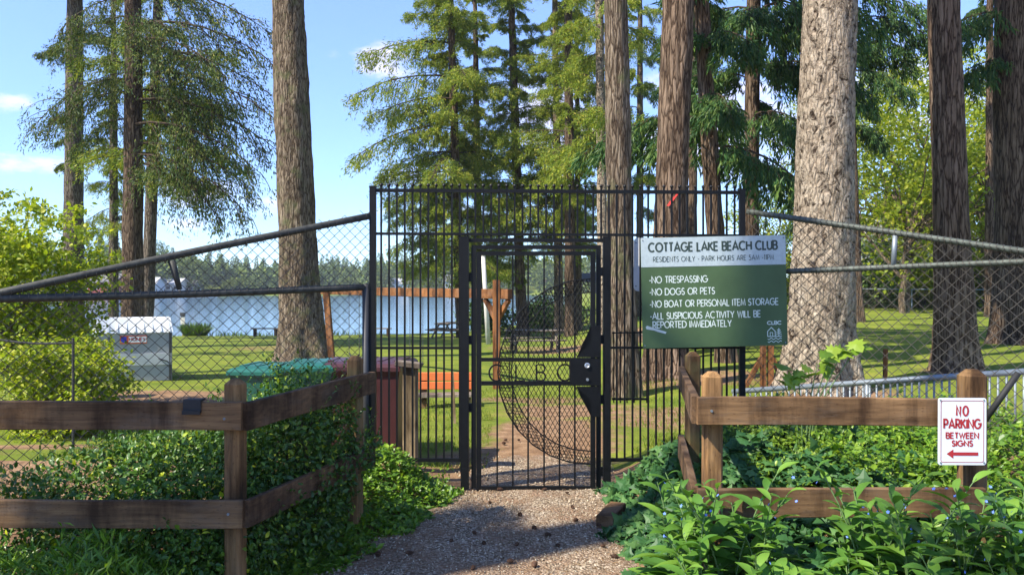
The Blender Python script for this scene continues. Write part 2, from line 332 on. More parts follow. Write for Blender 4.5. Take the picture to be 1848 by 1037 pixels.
M['sign_dark'] = mat_plain('sign_letters_dark', (.028, .048, .036), .5, 0, .1, 10)
M['red'] = mat_plain('sign_red', (.36, .022, .028), .4, 0, .08, 8)
M['sticker_red'] = mat_plain('sticker_orange', (.68, .13, .05), .4)
M['sticker_blue'] = mat_plain('sticker_blue', (.03, .04, .40), .4)
M['greybox'] = mat_plain('grey_plastic', (.30, .31, .31), .45, 0, .08, 4)
M['greyband'] = mat_plain('pale_grey_plastic', (.48, .49, .48), .45, 0, .06, 4)
M['bin_green'] = mat_plain('green_plastic', (.013, .105, .075), .38, 0, .12, 5)
M['bin_dgreen'] = mat_plain('dark_green_plastic', (.012, .085, .055), .45, 0, .12, 5)
M['bin_red'] = mat_plain('maroon_plastic', (.055, .016, .017), .42, 0, .15, 5)
M['bin_grey'] = mat_plain('grey_lid_plastic', (.13, .15, .17), .45, 0, .12, 5)
M['rubber'] = mat_plain('black_rubber', (.015, .015, .015), .7)
M['steel'] = mat_plain('bright_steel', (.65, .66, .66), .3, .9, .05)
M['roof'] = mat_plain('grey_shingles', (.13, .125, .12), .9, 0, .3, 15)
M['roof_pale'] = mat_plain('pale_roof', (.40, .40, .40), .8, 0, .2, 8)
M['siding'] = mat_plain('pale_siding', (.48, .52, .54), .7, 0, .06, 3)
M['siding_red'] = mat_plain('red_siding', (.25, .04, .03), .7, 0, .1, 3)
M['glass'] = mat_plain('dark_window_glass', (.02, .025, .03), .08, 0, .1)
M['cone'] = mat_plain('pine_cone', (.09, .045, .024), .9, 0, .35, 30)
M['ribbon'] = mat_plain('red_ribbon', (.55, .03, .015), .5)
M['chain'] = mat_plain('dark_chain', (.06, .06, .06), .5, .5)

def mat_ground():
    m, nt, b, out = newmat('lawn_and_soil')
    v = coords(nt, 'Object')
    at = nt.nodes.new('ShaderNodeAttribute'); at.attribute_name = 'soil'
    g1 = noise(nt, v, 1.1, 6, .65); g2 = noise(nt, v, 38, 4, .7); g3 = noise(nt, v, .17, 3)
    gc = ramp(nt, g1, [(.3, (.10, .145, .022)), (.55, (.175, .210, .032)), (.75, (.27, .265, .058))])
    gc = mixc(nt, 1.0, gc, ramp(nt, g2, [(.3, (.55, .6, .5)), (.7, (1.35, 1.3, 1.2))]), 'MULTIPLY')
    gc = mixc(nt, 1.0, gc, ramp(nt, g3, [(.35, (.85, .9, .85)), (.65, (1.12, 1.08, 1))]), 'MULTIPLY')
    s1 = noise(nt, v, 5, 8, .7); s2 = noise(nt, v, 60, 4, .7)
    scol = ramp(nt, s1, [(.3, (.15, .085, .048)), (.5, (.27, .165, .092)), (.72, (.40, .265, .155))])
    scol = mixc(nt, 1.0, scol, ramp(nt, s2, [(.3, (.6, .58, .55)), (.7, (1.25, 1.25, 1.25))]), 'MULTIPLY')
    k = mathn(nt, 'ADD', at.outputs['Fac'], mathn(nt, 'MULTIPLY', mathn(nt, 'SUBTRACT', noise(nt, v, 2.6, 7, .7), .5), .95))
    f = ramp(nt, k, [(.40, (0, 0, 0)), (.62, (1, 1, 1))])
    nt.links.new(mixc(nt, f, gc, scol), b.inputs['Base Color']); b.inputs['Roughness'].default_value = .95; b.inputs['Specular IOR Level'].default_value = .1
    bump(nt, b, mathn(nt, 'ADD', g2, s2), .7, .02); return m
def mat_gravel():
    m, nt, b, out = newmat('gravel')
    v = coords(nt, 'Object'); vd = voro(nt, v, 58); vc = voro(nt, v, 58, 'F1', 'Color')
    sep = nt.nodes.new('ShaderNodeSeparateColor'); nt.links.new(vc, sep.inputs[0])
    c = ramp(nt, sep.outputs[0], [(0, (.18, .130, .082)), (.4, (.37, .285, .195)), (.75, (.51, .415, .30)), (1, (.68, .58, .45))])
    c = mixc(nt, 1.0, c, ramp(nt, vd, [(.25, (1.1, 1.1, 1.1)), (.75, (.42, .39, .36))]), 'MULTIPLY')
    ndl = ramp(nt, noise(nt, v, 1.9, 7, .7), [(.42, (0, 0, 0)), (.60, (.85, .85, .85))])
    c = mixc(nt, ndl, c, ramp(nt, noise(nt, v, 45, 5, .7), [(.3, (.15, .085, .05)), (.7, (.38, .25, .155))]))
    nt.links.new(c, b.inputs['Base Color']); b.inputs['Roughness'].default_value = .93; b.inputs['Specular IOR Level'].default_value = .15
    h = mathn(nt, 'ADD', mathn(nt, 'MULTIPLY', vd, -1.0), noise(nt, v, 90, 4)); bump(nt, b, h, 1.0, .014); return m
def mat_water():
    m, nt, b, out = newmat('lake_water')
    b.inputs['Base Color'].default_value = (.045, .105, .17, 1); b.inputs['Roughness'].default_value = .12; b.inputs['IOR'].default_value = 1.33
    n1 = noise(nt, coords(nt, 'Object', (.25, 1, 1)), 1.6, 4, .6); n2 = noise(nt, coords(nt, 'Object', (.08, .3, 1)), .25, 3)
    k = ramp(nt, n2, [(.4, (.35, .35, .35)), (.6, (1, 1, 1))])
    bump(nt, b, mathn(nt, 'MULTIPLY', n1, k), .055, .25); return m
M['ground'] = mat_ground(); M['gravel'] = mat_gravel(); M['water'] = mat_water()

# ------------------------------------------------------------------ the setting: ground, path, lake
def path_left(y): return np.interp(y, [0, 4.84, 5.6, 6.3, 6.9, 7.6, 9], [-2.6, -1.10, -.86, -.55, -.33, -.5, -.7])
def path_right(y): return np.interp(y, [0, 4.84, 6.9, 7.6, 9], [.62, .70, .80, .9, 1.0])
LAKE_Z = -1.17
NEAR_A = [-3, -.7, -.53, -.36, -.22, -.07, .01, .05, .07, .10, .14]; NEAR_Y = [40, 43, 45, 45, 46.5, 51, 62, 75, 110, 500, 4000]
FAR_A = [-3, -.7, -.5, -.35, -.2, .2, 3]; FAR_Y = [150, 195, 225, 275, 320, 330, 330]
def gz(x, y):
    x = np.asarray(x, float); y = np.asarray(y, float); a = x / np.maximum(y, 1.0)
    z = -.025 * np.clip(y - 9, 0, 42) + .047 * np.clip(y - 9, 0, 60) * sm(.02, .28, a)
    z = z + .40 * sm(.0, .9, x - path_right(y)) * (1 - sm(7.0, 9.3, y)) * (.22 + .78 * sm(4.15, 5.2, y))
    z = z + .12 * sm(.0, .8, path_left(y) - x) * (1 - sm(7.0, 9.3, y))
    yn = np.interp(a, NEAR_A, NEAR_Y); yf = np.interp(a, FAR_A, FAR_Y)
    z = z + (-2.9 - z) * sm(yn - 2.5, yn + 5, y)
    far = LAKE_Z - 1.2 + 2.6 * sm(yf - 8, yf + 8, y) + np.clip(y - yf, 0, 260) * .055
    return np.where(y > .5 * (yn + yf), np.where(yn > yf, z * 0 + 1.4, far), z)
def gz1(x, y): return float(gz(np.array([x]), np.array([y]))[0])
def add_ground():
    xs = np.concatenate([np.array([-4000, -2200, -1300]), np.arange(-800, -60, 22), np.arange(-60, -8, .9), np.arange(-8, 8, .125), np.arange(8, 60, .9), np.arange(60, 801, 22), np.array([1300, 2200, 4000])])
    ys = np.concatenate([np.array([-400, -150, -60, -30, -15]), np.arange(-8, 2, .5), np.arange(2, 14, .125), np.arange(14, 70, .55), np.arange(70, 620, 7), np.array([700, 900, 1300, 2200, 4500])])
    Xg, Yg = np.meshgrid(xs, ys); Zg = gz(Xg, Yg)
    near = (np.abs(Xg) < 60) & (Yg < 70) & (Yg > -10)
    rough = np.sin(Xg * 1.7 + np.sin(Yg * .9)) * np.sin(Yg * 1.3 + 1.1) * .03
    onp = (Xg > path_left(Yg) - .15) & (Xg < path_right(Yg) + .15) & (Yg < 9)
    Zg = Zg + np.where(near & ~onp & (Yg > 9), rough, 0)
    ny, nx = Xg.shape; i = np.arange(ny - 1)[:, None] * nx + np.arange(nx - 1)[None, :]
    Q = np.stack([i, i + 1, i + nx + 1, i + nx], -1).reshape(-1, 4)
    o = MB().add(np.stack([Xg, Yg, Zg], -1).reshape(-1, 3), Q).build('ground', M['ground'], None, True)
    put(o, kind='structure')
    # where needles and bare soil lie
    s = np.zeros_like(Xg)
    def blob(cx, cy, rx, ry, k=1.0): return k * np.exp(-(((Xg - cx) / rx) ** 2 + ((Yg - cy) / ry) ** 2))
    for args in ((.45, 9.3, .9, 2.0), (.9, 11.6, 1.3, 1.1, .9), (-.1, 8.0, .9, .9, .9), (.3, 13.0, 1.5, .7, .8), (-5.6, 13.2, 2.1, 1.6, 1.15), (-3.6, 11.6, 1.3, .9, .9), (-6.5, 8.0, 1.7, .5, .9), (-4.9, 8.6, 1.6, .25, .9), (2.2, 10.6, 1.6, 1.2, .8),
                 (3.2, 14.5, 1.8, 1.6, .9), (5.0, 12.8, 1.4, 1.2, .85), (8.3, 15, 1.1, 1, .7), (4.5, 30, 2.5, 7, .85), (2.0, 27.5, 2.6, 3.5, .75), (0.5, 30, 2.5, 2.5, .6), (-6, 23, 1.3, 1.0, .7), (-3.5, 18, 3, .5, .45), (-9, 30, 3, 4, .55), (14, 21, 1.3, 1.2, .7)):
        s = np.maximum(s, blob(*args))
    s = np.maximum(s, np.where(Yg < 7.6, .85, 0)); yn = np.interp(Xg / np.maximum(Yg, 1), NEAR_A, NEAR_Y)
    s = np.maximum(s, .95 * sm(yn - 1.6, yn - .6, Yg) * (Yg < yn + 8))
    s = np.where(Yg > 150, .1, s)
    at = o.data.attributes.new('soil', 'FLOAT', 'POINT'); at.data.foreach_set('value', s.ravel().astype(np.float32))
    # gravel path through the gate
    yy = np.concatenate([np.arange(-6, 2, .5), np.arange(2, 8.3, .12)]); V = []; Q = []; nx = 14
    for r, y in enumerate(yy):
        xl = float(path_left(y)) - .12 + .05 * math.sin(y * 7); xr = float(path_right(y)) + .12 + .05 * math.sin(y * 5 + 1)
        sq = max(0, (y - 7.2) / 1.1); mid = .25; xl = xl + (mid - xl) * sq * .75; xr = xr + (mid - xr) * sq * .75
        for c in range(nx): V.append((xl + (xr - xl) * c / (nx - 1), y, .005 + (.006 * math.sin(y * 3.1 + c) + .005 if 0 < c < nx - 1 else -.003)))
    for r in range(len(yy) - 1):
        for c in range(nx - 1): a = r * nx + c; Q.append([a, a + 1, a + nx + 1, a + nx])
    put(MB().add(V, Q).build('path', M['gravel'], None, True), kind='structure')
    w = MB().add([(-2500, 30, LAKE_Z), (900, 30, LAKE_Z), (900, 700, LAKE_Z), (-2500, 700, LAKE_Z)], [[0, 1, 2, 3]])
    put(w.build('lake_water', M['water']), kind='structure')
    # loose stones on the path
    n = 5200; y = RNG.uniform(4.3, 8.2, n); x = path_left(y) + (path_right(y) - path_left(y)) * RNG.uniform(-.05, 1.05, n)
    sv = [(1, 0, 0), (-1, 0, 0), (0, 1, 0), (0, -1, 0), (0, 0, .7), (0, 0, -.7)]
    sf = [[0, 2, 4], [2, 1, 4], [1, 3, 4], [3, 0, 4], [2, 0, 5], [1, 2, 5], [3, 1, 5], [0, 3, 5]]
    mb = MB(); scatter(mb, sv, sf, np.stack([x, y, np.full(n, .015)], 1), frames(rv(n), rv(n)), np.stack([RNG.uniform(.004, .011, n), RNG.uniform(.004, .010, n), RNG.uniform(.004, .009, n)], 1))
    m = mat_leaf('loose_stones', [(0, (.17, .13, .09)), (.5, (.35, .275, .20)), (1, (.58, .50, .40))], 0, .9, .1)
    put(mb.build('gravel', m), 'loose grey and tan stones lying on the gravel path', 'gravel', kind='stuff')
add_ground()

# ------------------------------------------------------------------ trees
def trunk_mesh(mb, pts, rad, k=28, seg=120, amp=.02, fx=5.0, fz=1.1, seed=0, cap=False):
    """a tapered trunk with furrowed bark"""
    pts = np.asarray(pts, float); rad = np.asarray(rad, float); t = np.linspace(0, 1, len(pts)); tt = np.linspace(0, 1, seg) ** 1.25
    C = np.stack([np.interp(tt, t, pts[:, i]) for i in range(3)], 1); Rr = np.interp(tt, t, rad)
    V = np.zeros((seg, k, 3))
    for i in range(seg):
        for j in range(k):
            th = 2 * math.pi * j / k; cx, cy = math.cos(th), math.sin(th); r = Rr[i]
            n = mnoise.noise((cx * r * fx + seed, cy * r * fx, C[i, 2] * fz)); n2 = mnoise.noise((cx * r * fx * 2.7, cy * r * fx * 2.7 + seed, C[i, 2] * fz * 2.5))
            lob = 1 + .17 * max(0, 1 - C[i, 2] / 1.2) * math.cos(th * 5 + seed + .6 * math.cos(th * 2)) if C[i, 2] < 1.2 else 1
            rr = r * lob + amp * (1 - 2.2 * abs(n)) + amp * .55 * n2 + .09 * r * mnoise.noise((cx * .9 + seed, cy * .9, C[i, 2] * .55))
            V[i, j] = C[i] + np.array([cx * rr, cy * rr, 0])
    i = np.arange(seg - 1)[:, None] * k; j = np.arange(k)[None, :]; j2 = (j + 1) % k
    mb.add(V.reshape(-1, 3), np.stack([i + j, i + j2, i + k + j2, i + k + j], -1).reshape(-1, 4))

def branch_template(rng, droop=.35, up=.12, hang=.5, L=3.0, dens=1.0, slen=(.09, .19), wr=.27):
    tw = []; Ps = []; Ds = []; Ls = []
    sp = lambda t: np.array([L * t, .10 * L * math.sin(t * 3 + 1) * (rng_off - .5), up * L * t - droop * L * t * t])
    rng_off = rng.uniform(0, 1)
    spine = np.array([sp(t) for t in np.linspace(0, 1, 7)]); tw.append((spine, np.linspace(.035, .006, 7)))
    nt_ = int(15 * dens)
    def sprays(b, d, l, n):
        u = .10 + .95 * rng.uniform(0, 1, n); base = b + d * l * u[:, None] + np.array([0, 0, -1.]) * (u[:, None] ** 2) * l * .35 * (hang + .3)
        dd = d * .7 + np.array([0, 0, -1.]) * hang * rng.uniform(.3, 1.4, (n, 1)) + rv(n, rng) * .75
        Ps.append(base + rng.normal(0, 1, (n, 3)) * np.array([.06, .06, .085]) - np.array([0, 0, .05])); Ds.append(dd); Ls.append(rng.uniform(slen[0], slen[1], n))
    for side in (-1, 1):
        for q in range(nt_):
            t = .10 + .90 * (q + rng.uniform(0, .95)) / nt_; l = L * (.40 * (1 - t) ** .8 + .10) * rng.uniform(.35, 1.25)
            ang = math.radians(rng.uniform(22, 85)) * side; b = sp(t)
            d = np.array([math.cos(ang), math.sin(ang), rng.uniform(-1.1, .30) - droop * t * .6]); d /= np.linalg.norm(d)
            s = np.linspace(0, 1, 4)[:, None]; cv = b + d * l * s + np.array([0, 0, -1.]) * (s ** 2) * l * .35 * (hang + .3)
            tw.append((cv, np.linspace(.014, .004, 4))); full = rng.uniform(.45, 1.3); sprays(b, d, l, max(5, int(l * 40 * dens * full)))
            for w in range(3):                                    # side twigs
                u = rng.uniform(.25, .95); a2 = ang + math.radians(rng.choice([-1, 1]) * rng.uniform(25, 60)); d2 = np.array([math.cos(a2), math.sin(a2), rng.uniform(-.9, .1)]); d2 /= np.linalg.norm(d2)
                sprays(b + d * l * u + np.array([0, 0, -1.]) * u * u * l * .35 * (hang + .3), d2, l * rng.uniform(.25, .5), max(4, int(l * 22 * dens * full)))
    sprays(sp(.35), np.array([1., 0, -.25]), L * .62, int(60 * dens))
    return dict(tw=tw, P=np.vstack(Ps), D=np.vstack(Ds), L=np.concatenate(Ls), wr=wr, len=L)
BT = {}
for kind, kw in (('fir', dict(droop=.38, up=.14, hang=.65, dens=1.15)), ('fir_thin', dict(droop=.52, up=.14, hang=.95, dens=1.05, slen=(.07, .16))), ('cedar', dict(droop=.62, up=.22, hang=1.5, slen=(.14, .30), wr=.20)), ('light', dict(droop=.34, up=.16, hang=.45, dens=.42, slen=(.2, .36)))):
    BT[kind] = [branch_template(np.random.default_rng(100 + i), **kw) for i in range(5)]

def crown_meshes(fol, wood, branches, kind, rng, twigs=True):
    """branches: (base xyz, azimuth, length, pitch)"""
    for (b, az, ln, pit) in branches:
        tp = BT[kind][rng.integers(0, 5)]; s = ln / tp['len']; ca, sa = math.cos(az), math.sin(az); cp, sp = math.cos(pit), math.sin(pit)
        R = np.array([[ca, -sa, 0], [sa, ca, 0], [0, 0, 1]]) @ np.array([[cp, 0, -sp], [0, 1, 0], [sp, 0, cp]])
        if rng.uniform() < .5: R = R @ np.diag([1, -1, 1])
        Pn = np.asarray(b) + (tp['P'] * s) @ R.T; Dn = tp['D'] @ R.T
        scatter(fol, LEAF_RHOMB[0], LEAF_RHOMB[1], Pn, frames(Dn, rv(len(Pn), rng)), np.stack([tp['L'] * s ** .5, tp['L'] * s ** .5 * tp['wr'] * 2.1, tp['L'] * s ** .5], 1))
        for i, (pts, rad) in enumerate(tp['tw']):
            if i == 0 or twigs: wood.tube(np.asarray(b) + (pts * s) @ R.T, rad * s, 5 if i == 0 else 3, False)

def conifer(name, label, px, d, wpx, base_px=None, height=24, crown=(12, 23, 3.5, 40), bark='bark', fol='fir', kind='fir', flare=1.55, extra=(), xy=None, seed=0, k=28, seg=110, amp=.02, bias=None, group=None, topw=.45, twigs=True, fz=1.1):
    """px: trunk centre at eye level; crown: lowest branch, top, longest branch, number of branches"""
    rng = np.random.default_rng(500 + seed)
    x, y = xy if xy else (X(px, d), d); z0 = gz1(x, y)
    bx = X(base_px, d) - x if base_px is not None else 0.0
    t = thing(name, label, 'tree', (x, y, z0), 0, group); r = wpx / F * d / 2 if not xy else wpx / 2
    h = height; eye = CAM_H - z0
    lean = -bx / max(eye, .5) * .55
    cx = lambda z: (bx * max(0, 1 - z / max(eye, .5)) if z < eye else lean * (z - eye))
    zs = np.array([-.25, .0, .15, .4, .9, 2.0, 4, 8, h * .6, h])
    rs = np.array([r * flare * 1.12, r * flare, r * (1 + (flare - 1) * .78), r * (1 + (flare - 1) * .58), r * (1 + (flare - 1) * .38), r * 1.06, r * .96, r * .88, r * .7, r * topw * .4])
    zf = np.concatenate([np.linspace(-.25, 1, 12), np.linspace(1.2, h, 30)]); rs = np.interp(zf, zs, rs); zs = zf
    mb = MB(); trunk_mesh(mb, [(cx(q), 0, q) for q in zs], rs, k, seg, amp, 5.0 if r > .3 else 8, fz, seed * 3.1)
    mb.build('trunk', M[bark], t, True)
    fo, wo = MB(), MB(); br = []
    z1, z2, lmax, n = crown
    for i in range(n):
        f = (i + rng.uniform(0, 1)) / n; z = z1 + (z2 - z1) * f
        az = i * 2.399 + rng.uniform(-.5, .5)
        if bias is not None and rng.uniform() < bias[1]: az = bias[0] + rng.normal(0, .7)
        ln = lmax * (1 - .75 * f ** 1.3) * rng.uniform(.35, 1.15); br.append(((cx(z), 0, z), az, ln, rng.normal(0, .17) + .30 * f))
    for (z, az, ln, pit) in extra: br.append(((cx(z), 0, z), math.radians(az), ln, pit))
    crown_meshes(fo, wo, br, kind, rng, twigs)
    fo.build('crown', M[fol], t); wo.build('branches', M['twig'], t, True)
    return t

def vis(d): return CAM_H + .3576 * d
# left group by the shore
conifer('fir_tree', 'tall grey-barked fir with a clean straight trunk, leftmost of the big trunks by the lake', 132, 38, 35, 131, 28, (16.5, 27, 3.2, 24), 'bark_grey', 'fir', 'fir', 1.25, ((10.5, 200, 1.0, 0), (9.6, 185, .9, -.2), (8.4, 190, .9, -.2), (13.6, 190, 1.6, .1), (14.5, 10, 1.6, 0)), seed=1)
conifer('fir_tree', 'dark-trunked fir left of centre with long drooping branches that reach right over the lake', 240, 30, 35, 240, 25, (7.2, 24, 4.4, 22), 'bark_dark', 'fir', 'fir_thin', 1.2,
        ((10.0, 176, 4.2, -.05), (9.6, 186, 3.4, -.1), (7.6, 4, 4.6, -.02), (8.3, -12, 5.2, 0), (9.2, 10, 5.6, .02), (10.2, -5, 5.4, .05), (11.0, 15, 5.0, .1), (6.9, -20, 4.4, -.15), (12, 0, 5.2, .1), (12.4, 170, 3.5, 0), (11.3, -30, 5, 0), (13.2, 5, 5, .1), (7.2, -8, 4.9, -.12)), seed=2, bias=(0.0, .35))
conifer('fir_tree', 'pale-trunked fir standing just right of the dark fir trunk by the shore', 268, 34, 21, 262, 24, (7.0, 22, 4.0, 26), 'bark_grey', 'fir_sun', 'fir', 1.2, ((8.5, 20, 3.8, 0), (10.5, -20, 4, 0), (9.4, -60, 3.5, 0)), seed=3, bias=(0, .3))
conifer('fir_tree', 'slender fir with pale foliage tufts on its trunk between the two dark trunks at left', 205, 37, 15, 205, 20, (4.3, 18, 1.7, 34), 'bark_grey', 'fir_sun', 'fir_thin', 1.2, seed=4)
conifer('fir_tree', 'massive brown fir trunk with a flared base beside the orange swing leg', 540, 23, 66, 549, 28, (13, 27, 4.0, 34), 'bark', 'fir', 'fir', 1.55, seed=5, k=40, seg=200, amp=.035)
# group behind the gate
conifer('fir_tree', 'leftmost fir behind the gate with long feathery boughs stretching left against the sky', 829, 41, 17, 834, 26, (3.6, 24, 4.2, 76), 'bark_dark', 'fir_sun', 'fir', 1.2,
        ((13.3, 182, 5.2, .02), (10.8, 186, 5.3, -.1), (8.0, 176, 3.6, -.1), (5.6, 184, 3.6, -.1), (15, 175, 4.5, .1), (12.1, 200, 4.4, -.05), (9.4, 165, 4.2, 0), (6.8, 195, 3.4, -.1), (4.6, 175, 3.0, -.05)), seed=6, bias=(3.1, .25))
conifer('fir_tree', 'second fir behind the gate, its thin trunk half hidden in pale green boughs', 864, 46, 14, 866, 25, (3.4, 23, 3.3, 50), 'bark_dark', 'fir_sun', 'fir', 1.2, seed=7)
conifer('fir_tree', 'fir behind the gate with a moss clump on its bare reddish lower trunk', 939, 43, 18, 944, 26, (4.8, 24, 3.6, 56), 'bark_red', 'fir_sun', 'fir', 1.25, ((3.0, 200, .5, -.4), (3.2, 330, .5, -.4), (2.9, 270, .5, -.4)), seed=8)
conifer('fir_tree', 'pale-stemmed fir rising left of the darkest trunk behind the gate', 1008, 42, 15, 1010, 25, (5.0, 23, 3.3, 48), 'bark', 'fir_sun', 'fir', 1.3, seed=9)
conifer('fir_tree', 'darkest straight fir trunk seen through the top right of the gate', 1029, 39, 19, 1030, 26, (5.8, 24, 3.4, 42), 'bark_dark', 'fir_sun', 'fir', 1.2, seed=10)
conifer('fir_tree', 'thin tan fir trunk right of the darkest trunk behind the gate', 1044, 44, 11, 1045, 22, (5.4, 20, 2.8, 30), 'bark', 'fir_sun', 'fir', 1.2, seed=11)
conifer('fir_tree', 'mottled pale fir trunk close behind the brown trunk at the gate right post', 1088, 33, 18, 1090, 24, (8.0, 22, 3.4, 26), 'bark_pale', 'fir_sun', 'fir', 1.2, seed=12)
conifer('fir_tree', 'brown fir trunk standing at the right gate post, left neighbour of the thick red-brown trunk', 1121, 12.9, 45, 1128, 26, (15, 25, 3.0, 26), 'bark', 'fir', 'fir', 1.45, seed=13, k=36, seg=260, amp=.014, fz=1.6)
conifer('fir_tree', 'thick red-brown fir trunk rising behind the green club sign', 1206, 15, 58, 1196, 27, (15, 26, 3.4, 28), 'bark_red', 'fir', 'fir', 1.6, seed=14, k=40, seg=260, amp=.018, fz=1.5)
conifer('cedar_tree', 'cedar with peeling brown trunk and drooping dark sprays right of the club sign top', 1297, 17, 29, 1312, 22, (4.2, 21, 2.3, 32), 'bark_red', 'cedar', 'cedar', 1.35, seed=15)
conifer('cedar_tree', 'dark slim cedar hung with drooping sprays, just left of the huge pale trunk', 1354, 21, 27, 1352, 23, (4.6, 22, 2.9, 38), 'bark_dark', 'cedar', 'cedar', 1.3, ((8.5, -60, 3.3, .1), (7.2, -40, 3, 0), (9.0, 20, 3.2, .1)), seed=16)
conifer('fir_tree', 'huge pale sunlit fir trunk with plated bark, largest trunk in the picture', 1484, 13, 99, 1476, 30, (17, 29, 4.2, 34), 'bark_pale', 'fir', 'fir', 1.58, seed=17, k=72, seg=420, amp=.022, topw=.9, fz=3.2)
conifer('fir_tree', 'shaded dark brown fir trunk on the right lawn behind the no parking sign', 1720, 15, 57, 1729, 26, (13, 25, 3.4, 34), 'bark_red', 'fir', 'fir', 1.55, seed=18, k=40, seg=240, amp=.014, fz=1.5)
conifer('fir_tree', 'almost black fir trunk at the right edge of the lawn, farthest right trunk', 1835, 21, 66, 1838, 26, (10.5, 25, 3.2, 20), 'bark_dark', 'cedar', 'cedar', 1.6, ((7.4, 175, 2.0, -.05), (8.6, 190, 2.4, 0)), seed=19, k=36, seg=180)
conifer('cedar_tree', 'drooping cedar behind the huge pale trunk, dark against the bright maples', 1548, 30, 14, 1552, 24, (8.0, 22, 2.4, 18), 'bark_dark', 'cedar', 'cedar', 1.3, ((10.5, 10, 2.6, .05), (9.3, -10, 2.2, 0), (11.3, 0, 3.2, .1), (7.3, 20, 1.6, 0), (12, -5, 3.4, .1)), seed=20)
conifer('cedar_tree', 'dark cedar at the back of the lawn between the two right-hand trunks', 1786, 33, 14, 1786, 22, (11.5, 21, 2.2, 14), 'bark_dark', 'cedar', 'cedar', 1.3, seed=21)
conifer('fir_tree', 'fir with dark boughs behind the red-brown trunk at the sign', 1250, 38, 16, 1250, 25, (10.0, 24, 2.6, 18), 'bark_dark', 'cedar', 'cedar', 1.2, seed=22)
conifer('fir_tree', 'distant fir showing between the two big trunks left of the sign', 1155, 47, 13, 1155, 26, (6.5, 25, 3.0, 30), 'bark', 'fir_sun', 'fir', 1.2, seed=23)
# unseen firs added at left to shade the fences, path and lawn
for i, (tx, ty, cz, cl, nb) in enumerate(((-9.0, .1, 6.5, 2.0, 13), (-12.1, -5.3, 6.5, 2.6, 17), (-21, 11, 7, 3.6, 34), (-25, 17, 6, 4.0, 40), (-33, 19, 6, 4.0, 36), (-9.5, -5.0, 7.5, 3.2, 11))):
    conifer('fir_tree', 'unseen fir added left of the view to shade the fences, the path and the lawn', 0, 10, .7, None, 22, (cz, 20, cl, nb), 'bark', 'fir', 'light', 1.4, xy=(tx, ty), seed=40 + i, k=14, seg=40, group='unseen firs added to shade the entrance from the left', twigs=False)

def limbs(mb, rng, base, h, n, spread, r0, levels=2):
    """a forked tree skeleton; returns the twig ends"""
    ends = []
    def grow(p, d, l, r, lev):
        m = 6; pts = [p]; dd = d.copy()
        for i in range(m):
            dd = dd + rng.normal(0, .12, 3); dd[2] += .04; dd /= np.linalg.norm(dd); pts.append(pts[-1] + dd * l / m)
        mb.tube(pts, np.linspace(r, r * .55, m + 1), 8 if lev == 0 else 5, False)
        if lev >= levels: ends.extend(pts[2:]); return
        for q in range(3 if lev else n):
            s = int(rng.integers(2, m + 1)); e = dd + rng.normal(0, spread, 3) * np.array([1, 1, .5]); e /= np.linalg.norm(e)
            grow(pts[s], e, l * rng.uniform(.5, .75), r * .5, lev + 1)
    grow(np.asarray(base, float), np.array([0.05, 0, 1.]), h, r0, 0); return np.array(ends)
def leafy_tree(name, label, cat, loc, h, rad, zc, nclump, per, lsize, mat, bark, seed, nst=5, tmpl=LEAF_RHOMB, stems=1, flat=.8, group=None, r0=.12, cl=.55):
    rng = np.random.default_rng(900 + seed); t = thing(name, label, cat, loc, 0, group); wo = MB(); E = []
    for s in range(stems):
        a = rng.uniform(0, 6.28); E.append(limbs(wo, rng, (math.cos(a) * .15 * (stems > 1) * rad * .5, math.sin(a) * .15 * (stems > 1) * rad * .5, -.1), zc * .75, nst, .75, r0))
    wo.build('trunk', M[bark], t, True)
    u = rv(nclump, rng) * (rng.uniform(0.12, 1, (nclump, 1)) ** .45); C = u * np.array([rad, rad, h / 2 * flat]) + np.array([0, 0, zc])
    C += rng.normal(0, .12 * rad, C.shape); E = np.vstack(E); C = np.vstack([C, E[rng.integers(0, len(E), nclump // 4)]])
    fo = MB(); n = len(C) * per; ci = np.repeat(np.arange(len(C)), per)
    sz = rng.uniform(.5, 1.3, len(C)) * cl
    off = rng.normal(0, 1, (n, 3)) * sz[ci][:, None] * np.array([.55, .55, .32]); Pn = C[ci] + off
    D = off * .6 / (cl + .01) + rv(n, rng) * .9 + np.array([0, 0, -.25]); Nn = np.array([0, 0, 1.]) + rv(n, rng) * .75
    ls = rng.uniform(.65, 1.25, n) * lsize
    scatter(fo, tmpl[0], tmpl[1], Pn, frames(D, Nn), np.stack([ls, ls * 1.35, ls], 1)); fo.build('crown', M[mat], t)
    return t
def on_ground(px, d): return (X(px, d), d, gz1(X(px, d), d))

# bright deciduous trees at the back right
for i, (px, d, h, rad, zc, lab) in enumerate(((1590, 50, 15, 4.2, 9.5, 'yellow-green maple behind the pale house, left of its neighbours'), (1660, 44, 13, 3.6, 8.4, 'bright maple with slender leaning stems in front of the pale house'),
                                      (1760, 52, 16, 5.0, 9.5, 'bright maple filling the gap between the two dark right-hand trunks'), (1500, 58, 15, 4.6, 9.0, 'yellow-green tree behind the huge pale trunk'),
                                      (1400, 60, 9, 4.0, 5.2, 'low yellow-green tree showing right of the iron fence corner'), (1870, 46, 15, 4.2, 9.0, 'bright maple at the right border behind the blackest trunk'), (1625, 36, 10, 2.8, 6.3, 'small bright maple nearest behind the short stake'), (1782, 38, 10, 2.8, 5.6, 'low bright maple between the two right-hand trunks, in front of the van'), (1700, 56, 17, 4.8, 11, 'tallest bright maple behind the shaded brown trunk'))):
    x, y, z = on_ground(px, d)
    leafy_tree('maple_tree', lab, 'tree', (x, y, z), h, rad, zc, 112, 46, .235, 'maple', 'bark', i, 6, LEAF_RHOMB, 2, 1.0, None, .17, .85)
